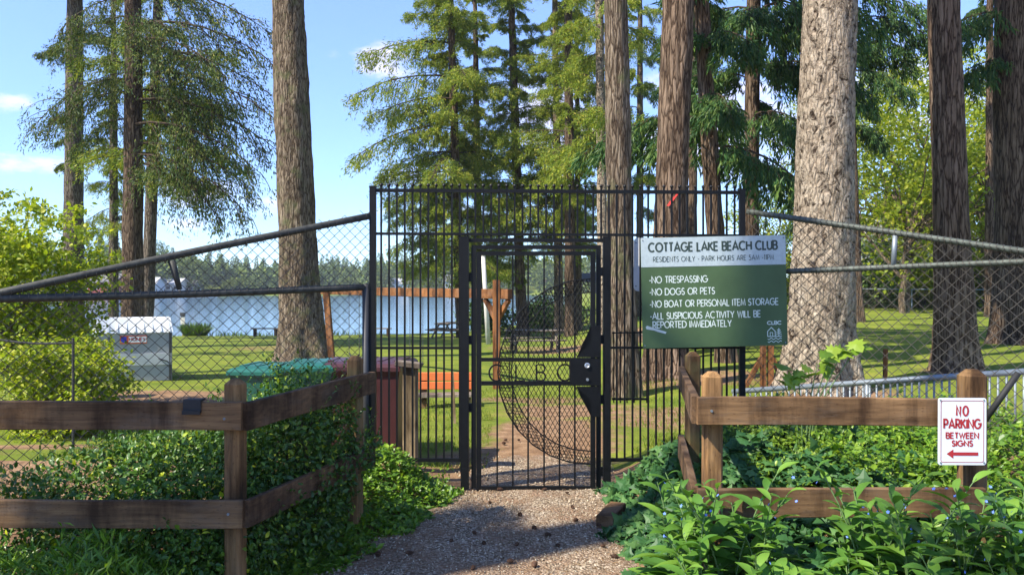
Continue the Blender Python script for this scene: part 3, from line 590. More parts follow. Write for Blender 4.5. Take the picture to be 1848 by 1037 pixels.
leafy_tree('alder_tree', 'sunny light-green young tree at the left border, its leaves over the chain link fence', 'tree', on_ground(40, 11.5), 2.7, 1.15, 1.80, 150, 90, .078, 'alder', 'bark_grey', 11, 4, LEAF_OVATE_T, 3, 1.0, None, .035, .27)
leafy_tree('shrub', 'low sunny light-green shrub behind the left chain link fence, beside the grey box', 'shrub', on_ground(110, 9.6), 1.4, .72, .58, 105, 80, .066, 'alder', 'twig', 12, 4, LEAF_OVATE_T, 4, 1.0, None, .018, .20)
for i, (px, d, h, rad, lab) in enumerate(((1580, 44, 3.0, 2.2, 'dark hedge shrub below the pale house, left end'), (1640, 45, 2.6, 2.4, 'dark hedge shrub behind the far chain link fence under the house'), (1700, 43, 2.6, 2.2, 'hedge shrub behind the shaded brown trunk'),
                                   (1770, 44, 2.2, 2.0, 'hedge shrub below the white van'), (1420, 46, 3.2, 2.6, 'rounded shrub at the back of the lawn left of the huge pale trunk'), (1320, 48, 2.6, 2.4, 'shrub at the back of the lawn behind the club sign'),
                                   (1850, 40, 3.4, 2.4, 'hedge shrub at the right border'), (968, 50, 1.8, 2.0, 'dark low shrub on the bank behind the swing post'), (880, 46, 1.9, 1.5, 'leafy shrub at the foot of the pale leaning pole'), (1010, 55, 1.7, 2.2, 'dark low shrub on the bank between the fir trunks'), (1575, 41, 3.6, 2.2, 'sunny yellow-green shrub right of the huge pale trunk'), (1665, 40.5, 3.2, 2.0, 'sunny yellow-green shrub left of the shaded brown trunk'), (1795, 41, 4.2, 2.0, 'tall sunny shrub left of the blackest trunk'))):
    x, y, z = on_ground(px, d); leafy_tree('shrub', lab, 'shrub', (x, y, z), h, rad, h * .45, 70, 42, .22, 'hedge' if i not in (4, 5, 11, 12, 13) else 'maple', 'twig', 20 + i, 4, LEAF_RHOMB, 3, 1.0, None, .05, .55)

# ------------------------------------------------------------------ far shore
def far_shore():
    rng = np.random.default_rng(77); fo = MB()
    def conif(x, y, z, h, w, n):
        f = rng.uniform(0.02, 1, n) ** .75; az = rng.uniform(0, 6.283, n); r = w * (1 - f) ** .85 * (.35 + .65 * rng.uniform(0, 1, n) ** .4) * (1 + .25 * np.sin(f * 40 + x))
        Pn = np.stack([x + np.cos(az) * r * .4, y + np.sin(az) * r * .4, z + h * (.06 + .94 * f)], 1)
        D = np.stack([np.cos(az), np.sin(az), np.full(n, -.45)], 1); ls = (w * .75 * (1 - f * .8) + .25) * rng.uniform(.6, 1.1, n)
        scatter(fo, LEAF_RHOMB[0], LEAF_RHOMB[1], Pn, frames(D, np.array([0, 0, 1.]) + rv(n, rng) * .5), np.stack([ls, ls * .9, ls], 1))
    def round_(x, y, z, h, w, n):
        u = rv(n, rng); u *= (rng.uniform(.3, 1, (n, 1)) ** .4); c = np.array([x, y, z + h * .55])
        Pn = c + u * np.array([w, w, h * .48]) + rng.normal(0, .3, (n, 3)); ls = rng.uniform(.7, 1.5, n)
        scatter(fo, LEAF_RHOMB[0], LEAF_RHOMB[1], Pn, frames(u + rv(n, rng) * .6, np.array([0, 0, 1.]) + rv(n, rng) * .8), np.stack([ls, ls * 1.6, ls], 1))
    for i in range(430):
        px = rng.uniform(-120, 1180); a = (px - CX) / F; yf = float(np.interp(a, FAR_A, FAR_Y)); y = yf + 10 + 75 * rng.uniform(0, 1) ** 1.2; x = a * y; z = gz1(x, y)
        top = np.interp(px, [-100, 60, 140, 220, 300, 360, 420, 600, 800, 1100], [392, 402, 412, 420, 438, 452, 462, 461, 455, 448]); h = (CAM_H + (CY - top) / F * y - z) * rng.uniform(.72, 1.06)
        if rng.uniform() < .78: conif(x, y, z, max(8, h), rng.uniform(2.2, 3.8), 300)
        else: round_(x, y, z, max(6, h * .68), rng.uniform(3, 5), 330)
    put(fo.build('far_wood', M['far']), 'mixed dark wood of conifers and broadleaf trees along the far lake shore', 'wood', kind='stuff')
    for px, dy, h, w, lab in ((765, 2, 8, 5.0, 'pale yellow-green willow on the far shore left of the gate'), (630, 3, 5, 4.5, 'low pale tree on the far shore right of the massive trunk'), (1075, -40, 15, 6, 'pale green tree across the water at the gate top right'), (985, -30, 13, 5, 'light green tree across the water between the fir trunks'),
                              (345, 3, 11, 4.5, 'broad green tree beside the white houses across the lake'), (430, 2, 5, 5, 'low pale-green bank tree across the lake, left of the massive trunk'), (915, 2, 10, 5, 'light green tree on the far shore behind the swing post'), (690, 2, 9, 4, 'grey-green rounded tree on the far shore left of the iron post'), (855, 3, 9, 4, 'pale rounded tree across the lake at the left gate post')):
        a = (px - CX) / F; y = float(np.interp(a, FAR_A, FAR_Y)) + dy; x = a * y; z = max(gz1(x, y), LAKE_Z); fo = MB(); t = thing('shore_tree', lab, 'tree', (x, y, z)); round_(0, 0, 0, h, w, 800); fo.build('crown', M['far_pale'], t); MB().tube([(0, 0, -.3), (0, 0, h * .5)], [.4, .2], 8).build('trunk', M['twig'], t)
    # houses
    for px, w, dp, hw, rf, wall, roof, lab in ((188, 10, 8, 3.0, 2.2, 'siding_red', 'roof', 'dark red house with a grey roof across the lake'), (312, 7, 7, 2.6, 1.6, 'offwhite', 'roof_pale', 'white house with a pale roof, left of two across the lake'), (340, 6, 6, 2.2, 1.4, 'offwhite', 'roof', 'smaller white house with a dark roof across the lake'),
                                               (722, 7, 6, 3.0, 2.0, 'white', 'roof_pale', 'little white house on the far shore left of the gate'), (818, 7, 6, 4.2, 2.2, 'siding', 'roof', 'pale grey house on the far shore at the left gate post'), (262, 9, 7, 2.6, 1.8, 'siding', 'roof_pale', 'pale grey house across the lake behind the pale fir trunk')):
        a = (px - CX) / F; y = float(np.interp(a, FAR_A, FAR_Y)) + 5; x = a * y; z = max(gz1(x, y), LAKE_Z + .5)
        house(lab, (x, y, z), w, dp, hw, rf, wall, roof, 3)
    for px, L_, lab in ((250, 12, 'low dock on the far shore, left one'), (345, 10, 'low dock on the far shore below the white houses')):
        a = (px - CX) / F; y = float(np.interp(a, FAR_A, FAR_Y)) - 7; x = a * y; t = thing('dock', lab, 'dock', (x, y, LAKE_Z)); MB().beam((-L_/2, 0, .5), (L_/2, 0, .5), 2.0, .2).build('deck', M['greywood'], t)
        for q in (-.45, -.15, .15, .45): MB().tube([(q * L_, -.8, -1), (q * L_, -.8, .8)], .12, 6).build('pile', M['twig'], t)
    for px, col, lab in ((318, 'white', 'white motorboat moored across the lake below the white houses'), (375, 'offwhite', 'cream boat moored across the lake, right of the white one'), (232, 'bin_dgreen', 'dark boat moored across the lake near the red house')):
        a = (px - CX) / F; y = float(np.interp(a, FAR_A, FAR_Y)) - 11; x = a * y; t = thing('boat', lab, 'boat', (x, y, LAKE_Z)); mb = MB(); st = []
        for s in np.linspace(-1, 1, 9):
            b = .95 * (1 - max(0, s) ** 2.2) + .02; st += [(s * 3, -b, .85 + .25 * max(0, s)), (s * 3, -b * .6, -.15), (s * 3, b * .6, -.15), (s * 3, b, .85 + .25 * max(0, s))]
        mb.add(st, [[i*4+j, i*4+j+4, i*4+j+5, i*4+j+1] for i in range(8) for j in range(3)] + [[0, 1, 2, 3]]); mb.build('hull', M[col], t)
        MB().box((0.3, 0, 1.2), (1.6, 1.3, .5)).build('windscreen', M['glass'], t); MB().box((-.6, 0, .8), (3.6, 1.5, .08)).build('deck', M['white'], t)
def house(lab, loc, w, dp, hw, rf, wall, roof, nwin, rz=0, ox=.5):
    t = thing('house', lab, 'house', loc, rz); V = [(-w/2, -dp/2, -.6), (w/2, -dp/2, -.6), (w/2, dp/2, -.6), (-w/2, dp/2, -.6), (-w/2, -dp/2, hw), (w/2, -dp/2, hw), (w/2, dp/2, hw), (-w/2, dp/2, hw), (-w/2, 0, hw + rf), (w/2, 0, hw + rf)]
    MB().add(V, [[0, 1, 5, 4], [2, 3, 7, 6], [3, 2, 1, 0]], [[4, 8, 7], [5, 6, 9]]).add([V[1], V[2], V[6], V[5], V[3], V[0], V[4], V[7]], [[0, 1, 2, 3], [4, 5, 6, 7]]).build('wall', M[wall], t)
    r = MB(); e = ox
    for s in (-1, 1):
        a = np.array([(-w/2 - e, s * (dp/2 + e), hw - e * 2 * rf / dp + .06), (w/2 + e, s * (dp/2 + e), hw - e * 2 * rf / dp + .06), (w/2 + e, 0, hw + rf + .06), (-w/2 - e, 0, hw + rf + .06)])
        r.add(np.vstack([a, a + (0, 0, .16)]), [[4, 5, 6, 7], [0, 1, 5, 4], [3, 2, 1, 0], [1, 2, 6, 5], [3, 0, 4, 7]])
    r.build('roof', M[roof], t)
    for i in range(nwin):
        x = -w/2 + (i + .5) * w / nwin; f = MB().box((x, -dp/2 - .03, hw * .55), (1.5, .10, 1.3)).build('window', M['white'], t); MB().box((x, -dp/2 - .09, hw * .55), (1.25, .04, 1.05)).build('pane', M['glass'], f)
    return t
far_shore()

# ------------------------------------------------------------------ lettering: strokes of constant width
def arc(cx, cy, rx, ry, a0, a1, n=14): return [(cx + rx * math.cos(math.radians(a0 + (a1 - a0) * i / n)), cy + ry * math.sin(math.radians(a0 + (a1 - a0) * i / n))) for i in range(n + 1)]
GL = {
 'A': (.86, [[(0, 0), (.43, 1), (.86, 0)], [(.15, .33), (.71, .33)]]), 'B': (.62, [[(0, 0), (0, 1), (.34, 1)] + arc(.34, .76, .24, .24, 90, -90, 8) + [(.0, .52)], [(.34, .52)] + arc(.34, .26, .28, .26, 90, -90, 8) + [(0, 0)]]),
 'C': (.90, [arc(.5, .5, .5, .5, 48, 312, 22)]), 'D': (.80, [[(0, 0), (0, 1), (.3, 1)] + arc(.3, .5, .5, .5, 90, -90, 12) + [(0, 0)]]),
 'E': (.55, [[(.55, 1), (0, 1), (0, 0), (.55, 0)], [(0, .52), (.5, .52)]]), 'G': (.98, [arc(.5, .5, .5, .5, 45, 360, 24) + [(.55, .5)]]),
 'H': (.70, [[(0, 0), (0, 1)], [(.7, 0), (.7, 1)], [(0, .52), (.7, .52)]]), 'I': (.02, [[(0, 0), (0, 1)]]), 'K': (.66, [[(0, 0), (0, 1)], [(.62, 1), (0, .42)], [(.2, .6), (.66, 0)]]),
 'L': (.48, [[(0, 1), (0, 0), (.48, 0)]]), 'M': (.90, [[(0, 0), (.12, 1), (.45, .12), (.78, 1), (.9, 0)]]), 'N': (.74, [[(0, 0), (0, 1), (.74, 0), (.74, 1)]]), 'O': (1.0, [arc(.5, .5, .5, .5, 0, 360, 28)]),
 'P': (.58, [[(0, 0), (0, 1), (.3, 1)] + arc(.3, .72, .28, .28, 90, -90, 8) + [(0, .44)]]), 'R': (.62, [[(0, 0), (0, 1), (.3, 1)] + arc(.3, .72, .28, .28, 90, -90, 8) + [(0, .44)], [(.26, .44), (.62, 0)]]),
 'S': (.52, [arc(.26, .75, .23, .25, 30, 260, 12) + arc(.26, .26, .26, .26, 85, -155, 12)]), 'T': (.62, [[(0, 1), (.62, 1)], [(.31, 1), (.31, 0)]]), 'U': (.68, [[(0, 1), (0, .32)] + arc(.34, .34, .34, .34, 180, 360, 12) + [(.68, 1)]]),
 'V': (.76, [[(0, 1), (.38, 0), (.76, 1)]]), 'W': (1.06, [[(0, 1), (.28, 0), (.53, .92), (.78, 0), (1.06, 1)]]), 'Y': (.72, [[(0, 1), (.36, .46), (.72, 1)], [(.36, .46), (.36, 0)]]),
 '-': (.30, [[(0, .40), (.30, .40)]]), '5': (.56, [[(.50, 1), (.14, 1), (.06, .58)] + arc(.27, .33, .29, .33, 110, -150, 12)]), '1': (.22, [[(0, .82), (.2, 1), (.2, 0)]]), ' ': (.32, [])}
class Pen:
    """strokes on a plane: origin o, right vector r, up vector u, out vector n"""
    def __init__(s, o, r, u, n, lift=.002): s.o = np.asarray(o, float); s.r = np.asarray(r, float); s.u = np.asarray(u, float); s.n = np.asarray(n, float); s.mb = MB(); s.l = lift; s.k = 0
    def stroke(s, pts, w):
        p = np.asarray(pts, float); keep = [0] + [i for i in range(1, len(p)) if np.linalg.norm(p[i] - p[i-1]) > 1e-6]; p = p[keep]; n = len(p); closed = np.linalg.norm(p[0] - p[-1]) < 1e-5; O = []
        for i in range(n):
            d1 = p[i] - p[i-1] if i > 0 else (p[0] - p[-2] if closed else p[1] - p[0]); d2 = p[i+1] - p[i] if i < n-1 else (p[1] - p[0] if closed else d1)
            d1 = d1 / np.linalg.norm(d1); d2 = d2 / np.linalg.norm(d2); n1 = np.array([-d1[1], d1[0]]); n2 = np.array([-d2[1], d2[0]]); m = n1 + n2; q = np.linalg.norm(m); m = m / q if q > .15 else n1
            O.append(m / max(.45, float(m @ n1)) * w / 2)
        O = np.array(O); lift = s.l + .00025 * (s.k % 4); s.k += 1; A = np.vstack([p + O, p - O]); V = s.o + A[:, :1] * s.r + A[:, 1:] * s.u + s.n * lift
        s.mb.add(V, [[i, n + i, n + i + 1, i + 1] for i in range(n - 1)])
    def text(s, txt, x, y, h, w, wid=None, sp=.22, xs=1.0, align='l'):
        tot = sum(GL[c][0] * h * xs + sp * h for c in txt) - sp * h
        k = wid / tot if wid else 1.0
        if align == 'c': x -= tot * k / 2
        for c in txt:
            gw, st = GL[c]
            for pl in st: s.stroke([(x + a * h * xs * k, y + b * (h - w) + w / 2) for a, b in pl], w)
            x += (gw * h * xs + sp * h) * k
    def fill(s, pts):
        p = np.asarray(pts, float); V = s.o + p[:, :1] * s.r + p[:, 1:] * s.u + s.n * (s.l + .00025 * (s.k % 4)); s.k += 1; s.mb.add(V, None, [[0, i, i+1] for i in range(1, len(p)-1)])

# ------------------------------------------------------------------ the iron fence and gate
D0, D1, PX0, PX1 = 6.80, 6.96, 673.0, 1340.0
def gd(px): f = (px - PX0) / (PX1 - PX0); return 1 / ((1 - f) / D0 + f / D1)     # depth of the fence plane
def gp(px, py, off=0.0): d = gd(px); p = P(px, py, d); return p + np.array([0, off, 0])
def gbar(mb, p0, p1, w, h, off=0.0): return mb.beam(gp(*p0, off), gp(*p1, off), w, h)
GR = gp(PX1, 518.5) - gp(PX0, 518.5); GR /= np.linalg.norm(GR); GU = np.array([0, 0, 1.]); GN = np.array([GR[1], -GR[0], 0])    # along, up, towards the viewer
def rel(o, base):
    """keep a mesh built in world coordinates as a child of a thing standing at base"""
    o.location = tuple(-float(v) for v in base); return o
def iron_fence():
    base = (0.4, 6.88, 0); t = thing('iron_fence', 'tall black iron picket fence with ball tops framing the gate opening', 'fence', base)
    pr = lambda mb, name, smooth=False, m='black': rel(mb.build(name, M[m], t, smooth), base)
    for px, top, bot, w in ((673, 338, 850, .052), (1339, 343, 850, .048), (839, 429, 880, .068), (1095, 429, 875, .064)):
        mb = MB(); gbar(mb, (px, top), (px, bot), w, w); a = gp(px, top); mb.box(a + (0, 0, .004), (w * 1.08, w * 1.08, .012)); pr(mb, 'post')
    for (x0, y0, x1, y1, h) in ((678, 343.5, 1335, 347.5, .030), (678, 421.5, 1335, 425, .022), (846, 433.5, 1089, 433.8, .032), (678, 627.5, 833, 627.5, .020), (1102, 627, 1336, 627, .020), (678, 829, 833, 829, .028), (1102, 829, 1336, 828, .028)):
        mb = MB(); gbar(mb, (x0, y0), (x1, y1), .026, h); pr(mb, 'rail')
    n = 46
    for i in range(n):
        px = 688 + i * 14.17
        if px > 1332: break
        bot = 829 if (px < 830 or px > 1106) else 433; mb = MB(); a = gp(px, 336.5 + (px - 673) * .006, .0)
        mb.beam(a, gp(px, bot), .0155, .0155); mb.lathe([(.001, -.002), (.012, .004), (.0155, .014), (.012, .024), (.001, .030)], a, 8); pr(mb, 'picket')
    # guard of short extra bars beside the lock, behind the pickets
    mb = MB(); gbar(mb, (1106, 721), (1171, 721), .016, .018, .05); gbar(mb, (1106, 601), (1171, 600), .016, .012, .05)
    for px in (1109, 1121, 1133, 1146, 1158, 1169): gbar(mb, (px, 598), (px, 728), .010, .010, .05)
    pr(mb, 'reach_guard')
    for (x0, y0, x1, y1, w) in ((1080, 446, 1080, 880, .040), (855, 446, 855, 880, .040), (851, 446, 1084, 446, .034)):
        mb = MB(); gbar(mb, (x0, y0), (x1, y1), w if x0 == x1 else .036, .036 if x0 == x1 else w, .0); pr(mb, 'door_frame')
    for px, py in ((848.5, 500), (848.5, 613), (848.5, 735), (1086.5, 490), (1086.5, 612), (1086.5, 720), (1086.5, 850)):
        mb = MB(); gbar(mb, (px, py - 8), (px, py + 8), .034, .03); pr(mb, 'bracket')
    return t
iron_fence()
def gate():
    off = -.022; base = gp(967, 883); base[2] = 0; t = thing('gate', 'black iron walk-through gate with a half-round mesh panel, lock box and the letters CLBC', 'gate', base)
    pr = lambda mb, name, m='black', par=None, smooth=False: rel(mb.build(name, M[m], par or t, smooth), base) if par is None else mb.build(name, M[m], par, smooth)
    mb = MB(); gbar(mb, (864.5, 454), (864.5, 883), .042, .036, off); gbar(mb, (1069.5, 454), (1069.5, 883), .042, .036, off)
    gbar(mb, (869, 457.5), (1065, 457.5), .036, .034, off); gbar(mb, (869, 879), (1065, 879), .036, .036, off); gbar(mb, (869, 648), (1065, 648), .036, .030, off); gbar(mb, (869, 690.5), (1065, 690.5), .036, .034, off)
    pr(mb, 'gate_frame')
    for px in (897.4, 925.5, 953, 981.7, 1009.5, 1037):
        mb = MB(); gbar(mb, (px, 461), (px, 645.5), .014, .014, off); gbar(mb, (px, 693), (px, 876), .014, .014, off); pr(mb, 'bar')
    # expanded metal half disc: straight strands clipped to the circle
    c = gp(1065, 669.5, off - .012); R = 167 / F * gd(1000); r2 = 143 / F * gd(1000); mb = MB()
    def strands(mb, ro, ri, pw, ph, rad, rot=0.0, no=.0, half=2.2):
        for s in (-1, 1):
            d = np.array([pw, s * ph]); d /= np.linalg.norm(d); cr, sr = math.cos(rot), math.sin(rot); d = np.array([d[0]*cr - d[1]*sr, d[0]*sr + d[1]*cr]); nn = np.array([-d[1], d[0]]); step = pw * ph / math.hypot(pw, ph)
            for i in range(-int(half / step), int(half / step)):
                o = nn * i * step; b = o @ d; disc = b*b - (o @ o - ro*ro)
                if disc <= 0: continue
                tt = np.linspace(-b - math.sqrt(disc), -b + math.sqrt(disc), 60); p = o + tt[:, None] * d; ok = (p[:, 0] <= 0) & (np.hypot(p[:, 0], p[:, 1]) >= ri - 1e-6); j = 0
                while j < 60:
                    if ok[j]:
                        k = j
                        while k + 1 < 60 and ok[k + 1]: k += 1
                        if k > j: mb.tube([c + GR * q[0] + GU * q[1] - GN * no for q in (p[j], p[k])], rad, 4, False)
                        j = k
                    j += 1
    strands(mb, R, 0, .0405, .072, .0027); pr(mb, 'mesh_panel')
    mb = MB(); strands(mb, R, r2, .030, .052, .0023, math.radians(52), .008); pr(mb, 'mesh_band')
    mb = MB()
    for rr in (R, r2):
        a = np.radians(np.linspace(90, 270, 15)); mb.tube([c + GR * rr * math.cos(q) + GU * rr * math.sin(q) - GN * .004 for q in a], .0056, 6)
    pr(mb, 'mesh_rim')
    # letters standing between the two crossbars
    o = gp(0, 0); pen_o = gp(967, 689, off - .004); sc = gd(967) / F; pen = Pen(pen_o, GR, GU, GN, .0)
    def glyph(ch, x0, w):
        gw, st = GL[ch]; q = MB()
        for pl in st:
            pts = [pen_o + GR * ((x0 - 967) + a / max(gw, .1) * w) * sc + GU * (3 + b * 29) * sc for a, b in pl]; q.tube(pts, .0075, 6)
        pr(q, 'letter')
    glyph('C', 883, 24); glyph('L', 931, 16); glyph('B', 968, 16); glyph('C', 1006, 24)
    mb = MB(); gbar(mb, (919.5, 651), (919.5, 687), .008, .008, off); gbar(mb, (968, 650), (968, 655), .008, .008, off); gbar(mb, (1020, 650), (1020, 655), .008, .008, off); pr(mb, 'letter_stay')
    # lock box with guard plates
    def plate(pts, th, o2):
        q = MB(); a = np.array([gp(x, y, o2) for x, y in pts]); b = a - GN * th; n = len(pts); q.add(np.vstack([a, b]), [[i, n + i, n + (i+1) % n, (i+1) % n] for i in range(n)], [[0, i+1, i] for i in range(1, n-1)] + [[n, n+i, n+i+1] for i in range(1, n-1)]); return q
    pr(plate([(1028, 646), (1083, 646), (1083, 694), (1028, 694)], .06, off - .03), 'lock_box')
    pr(plate([(1040, 643.5), (1066, 617), (1066, 587), (1083, 587), (1083, 643.5)], .008, off - .026), 'guard_plate'); pr(plate([(1039, 696), (1083, 696), (1083, 750), (1066, 750), (1066, 720)], .008, off - .026), 'guard_plate')
    k = gp(1058.5, 658, off - .031); mb = MB(); th = np.radians(np.arange(0, 360, 22.5)); n = 16
    V = [k + GN * h + (GR * math.cos(a) + GU * math.sin(a)) * r for h, r in ((0, .023), (.012, .023), (.014, .017), (.010, .011)) for a in th]; mb.add(V + [k + GN * .010], [[i*n+j, i*n+(j+1) % n, (i+1)*n+(j+1) % n, (i+1)*n+j] for i in range(3) for j in range(n)], [[3*n+j, 3*n+(j+1) % n, 4*n] for j in range(n)]); pr(mb, 'lock_cylinder', 'steel')
    k = gp(1059, 683, off - .031); mb = MB(); mb.tube([k, k + GN * .012], .012, 12); pr(mb, 'bolt_head', 'galv')
gate()

# ------------------------------------------------------------------ chain link fences
def chain_mesh(mb, A, B, zb, zt, w=.044, h=.044, r=.0025, depth=0.0):
    A = np.asarray(A, float); B = np.asarray(B, float); D = B - A; L = np.linalg.norm(D); D /= L; nrm = np.array([D[1], -D[0]])
    for i in range(int(L / w)):
        s = (i + .5) * w; z0 = zb(s / L); z1 = zt(s / L); k = max(2, int((z1 - z0) / h)); j = np.arange(k + 1); ph = (j + i) % 2
        ss = s + np.where(ph == 0, -.5, .5) * w * 1.04; zz = z0 + j * h - (z0 % h); wob = .004 * np.sin(i * .7 + j * .21)
        P2 = A + np.outer(ss, D) + np.outer(wob + np.where(ph == 0, -.002, .002), nrm); C = np.column_stack([P2, zz])
        V = np.stack([C + np.append(nrm, 0) * r, C + np.append(D, 0) * r * 1.35, C - np.append(nrm, 0) * r, C - np.append(D, 0) * r * 1.35], 1).reshape(-1, 3)
        q = np.arange(k)[:, None] * 4; a = np.arange(4)[None, :]; mb.add(V, np.stack([q + a, q + (a+1) % 4, q + 4 + (a+1) % 4, q + 4 + a], -1).reshape(-1, 4))
def ties(mb, a, b, n, r):
    a = np.asarray(a); b = np.asarray(b); d = (b - a) / np.linalg.norm(b - a); s = np.cross(d, (0, 0, 1.)); s /= np.linalg.norm(s); u = np.cross(s, d)
    for i in range(n):
        c = a + (b - a) * (i + .5) / n; th = np.linspace(0, 2 * math.pi, 9); mb.tube([c + (s * math.cos(q) + u * math.sin(q)) * (r + .003) + d * .012 * q / 6.28 for q in th], .0028, 4, False)
def chain_fences():
    # left wing: from the iron fence towards the camera
    A = np.array([-1.20, 6.80]); B = np.array([-4.05, 5.22]); q = lambda f: A + (B - A) * f; base = (-2.6, 6.0, 0)
    t = thing('chain_link_fence', 'rusty chain link fence wing with a sloping top pipe left of the iron fence', 'fence', base); pr = lambda mb, n, m, s=False: rel(mb.build(n, M[m], t, s), base)
    zr = lambda f: 1.735 - .090 * f; ztp = lambda f: 2.335 - .80 * f; mk = lambda f, z: np.append(q(f), z)
    f1 = .88
    mb = MB(); mb.tube([mk(f, ztp(f) + .012 * math.sin(f * 3.1)) for f in np.linspace(0, f1, 10)], .029, 10); pr(mb, 'sloping_pipe', 'pipe', True)
    mb = MB(); mb.tube([mk(f, zr(f) - .015 * math.sin(f * 3.14)) for f in np.linspace(0, 1, 12)], .029, 10); pr(mb, 'top_rail', 'pipe', True)
    mb = MB(); ties(mb, mk(0, ztp(0)), mk(f1, ztp(f1)), 44, .026); ties(mb, mk(0, zr(0)), mk(1, zr(1)), 60, .024); pr(mb, 'wire_ties', 'wire', True)
    mb = MB(); chain_mesh(mb, A, B, lambda f: .02, lambda f: max(ztp(f) + .09 * (1 - f / f1), zr(f)) if f < f1 else zr(f)); pr(mb, 'wire_mesh', 'wire')
    mb = MB(); mb.tube([mk(.012, -.1), mk(.012, 1.76)], .03, 12); pr(mb, 'fence_post', 'chain', True)
    mb = MB(); mb.tube([mk(.985, -.1), mk(.985, 1.72)], .03, 12); pr(mb, 'fence_post', 'pipe', True)
    mb = MB(); mb.tube([mk(.478, ztp(.478) - .02), mk(.46, zr(.46) + .02)], [.03, .02], 8); pr(mb, 'brace', 'pipe', True)
    # right wing
    A2 = np.array([2.03, 6.94]); B2 = np.array([4.10, 5.45]); q2 = lambda f: A2 + (B2 - A2) * f; base = (2.25, 5, 0); mk2 = lambda f, z: np.append(q2(f), z)
    t = thing('chain_link_fence', 'chain link fence wing with two grey-green pipes right of the club sign', 'fence', base); pr = lambda mb, n, m, s=False: rel(mb.build(n, M[m], t, s), base)
    zt2 = lambda f: 2.385 - .50 * f; zr2 = lambda f: 1.855 + .075 * f
    mb = MB(); mb.tube([mk2(f, zt2(f)) for f in np.linspace(0, 1, 8)], .024, 10); pr(mb, 'sloping_pipe', 'pipe_r', True)
    mb = MB(); mb.tube([mk2(f, zr2(f)) for f in np.linspace(0, 1, 8)], .023, 10); pr(mb, 'top_rail', 'pipe_r', True)
    mb = MB(); ties(mb, mk2(0, zt2(0)), mk2(1, zt2(1)), 60, .024); ties(mb, mk2(0, zr2(0)), mk2(1, zr2(1)), 60, .023); pr(mb, 'wire_ties', 'wire', True)
    mb = MB(); chain_mesh(mb, A2, B2, lambda f: .2, lambda f: zt2(f) + .05, .046, .046, .0027); pr(mb, 'wire_mesh', 'wire')
    mb = MB(); mb.tube([mk2(.46, zt2(.46) - .02), mk2(.455, 1.89)], .02, 8); pr(mb, 'brace', 'galv', True)
    mb = MB(); mb.tube([mk2(.985, .1), mk2(.985, 1.9)], .03, 10); pr(mb, 'fence_post', 'galv', True)
    mb = MB(); mb.tube([P(1838, 672, 5.6), P(1772, 765, 5.7)], .022, 8); pr(mb, 'diagonal_brace', 'rubber', True)
    # far fence at the back of the right lawn
    C0 = on_ground(1545, 39); C1 = on_ground(1860, 37); A3 = np.array(C0[:2]); B3 = np.array(C1[:2]); base = tuple(C0); t = thing('chain_link_fence', 'low far chain link fence along the back of the right lawn', 'fence', base); pr = lambda mb, n, m, s=False: rel(mb.build(n, M[m], t, s), base)
    zg = lambda f: C0[2] + (C1[2] - C0[2]) * f
    mb = MB(); mb.tube([np.append(A3, zg(0) + 1.0), np.append(B3, zg(1) + 1.0)], .03, 8); pr(mb, 'top_rail', 'galv')
    mb = MB(); chain_mesh(mb, A3, B3, lambda f: zg(f), lambda f: zg(f) + 1.0, .07, .07, .004); pr(mb, 'wire_mesh', 'wire')
    for f in (.0, .33, .66, .995): mb = MB(); p = A3 + (B3 - A3) * f; mb.tube([np.append(p, zg(f) - .1), np.append(p, zg(f) + 1.04)], .035, 8); pr(mb, 'fence_post', 'galv')
    # galvanised railing beyond the right wing
    a = P(1322, 706, 9.5); b = P(1890, 667, 7.1); base = (a[0], a[1], 0); t = thing('railing', 'grey galvanised pipe railing with thin uprights behind the right wooden rail', 'railing', base); pr = lambda mb, n, m, s=False: rel(mb.build(n, M[m], t, s), base)
    mb = MB(); mb.tube([a, b], .029, 12); pr(mb, 'top_rail', 'galv', True)
    mb = MB(); mb.tube([a - (0, 0, .55), b - (0, 0, .62)], .02, 10); pr(mb, 'lower_rail', 'galv', True)
    for i in range(46): p = a + (b - a) * (i + .4) / 46; mb = MB(); mb.tube([p - (0, 0, .6), p - (0, 0, .02)], .010, 6); pr(mb, 'upright', 'galv', True)
    for f in (.01, .5, .99): p = a + (b - a) * f; mb = MB(); mb.tube([(p[0], p[1], gz1(p[0], p[1]) - .1), p], .026, 10); pr(mb, 'fence_post', 'galv', True)
chain_fences()

def plank(mb, a, b, w, h, seed, bev=.004, n=16):
    """a sawn rail with a little bow, wavy edges and rounded corners"""
    rng = np.random.default_rng(seed); a = np.asarray(a, float); b = np.asarray(b, float); d = (b - a) / np.linalg.norm(b - a); sx = np.cross(d, (0, 0, 1.)); sx /= np.linalg.norm(sx); u = np.cross(sx, d)
    e = bev; prof = [(-w/2+e, -h/2), (w/2-e, -h/2), (w/2, -h/2+e), (w/2, h/2-e), (w/2-e, h/2), (-w/2+e, h/2), (-w/2, h/2-e), (-w/2, -h/2+e)]; V = []; bow = rng.normal(0, .003); tw = rng.normal(0, .012); j = np.cumsum(rng.normal(0, .0009, (n + 1, 4)), 0)
    for i in range(n + 1):
        t = i / n; p = a + (b - a) * t + u * bow * math.sin(t * 3.14) * 2; c = tw * (t - .5)
        for x, y in prof: V.append(p + sx * (x + c * y + j[i, 0] * (x > 0) + j[i, 1] * (x < 0)) + u * (y + (j[i, 2] if y > 0 else j[i, 3])))
    Q = [[i*8+q, i*8+(q+1) % 8, (i+1)*8+(q+1) % 8, (i+1)*8+q] for i in range(n) for q in range(8)]
    m = n * 8; Q += [[0, 7, 2, 1], [7, 6, 3, 2], [6, 5, 4, 3], [m, m+1, m+2, m+7], [m+7, m+2, m+3, m+6], [m+6, m+3, m+4, m+5]]; return mb.add(V, Q)
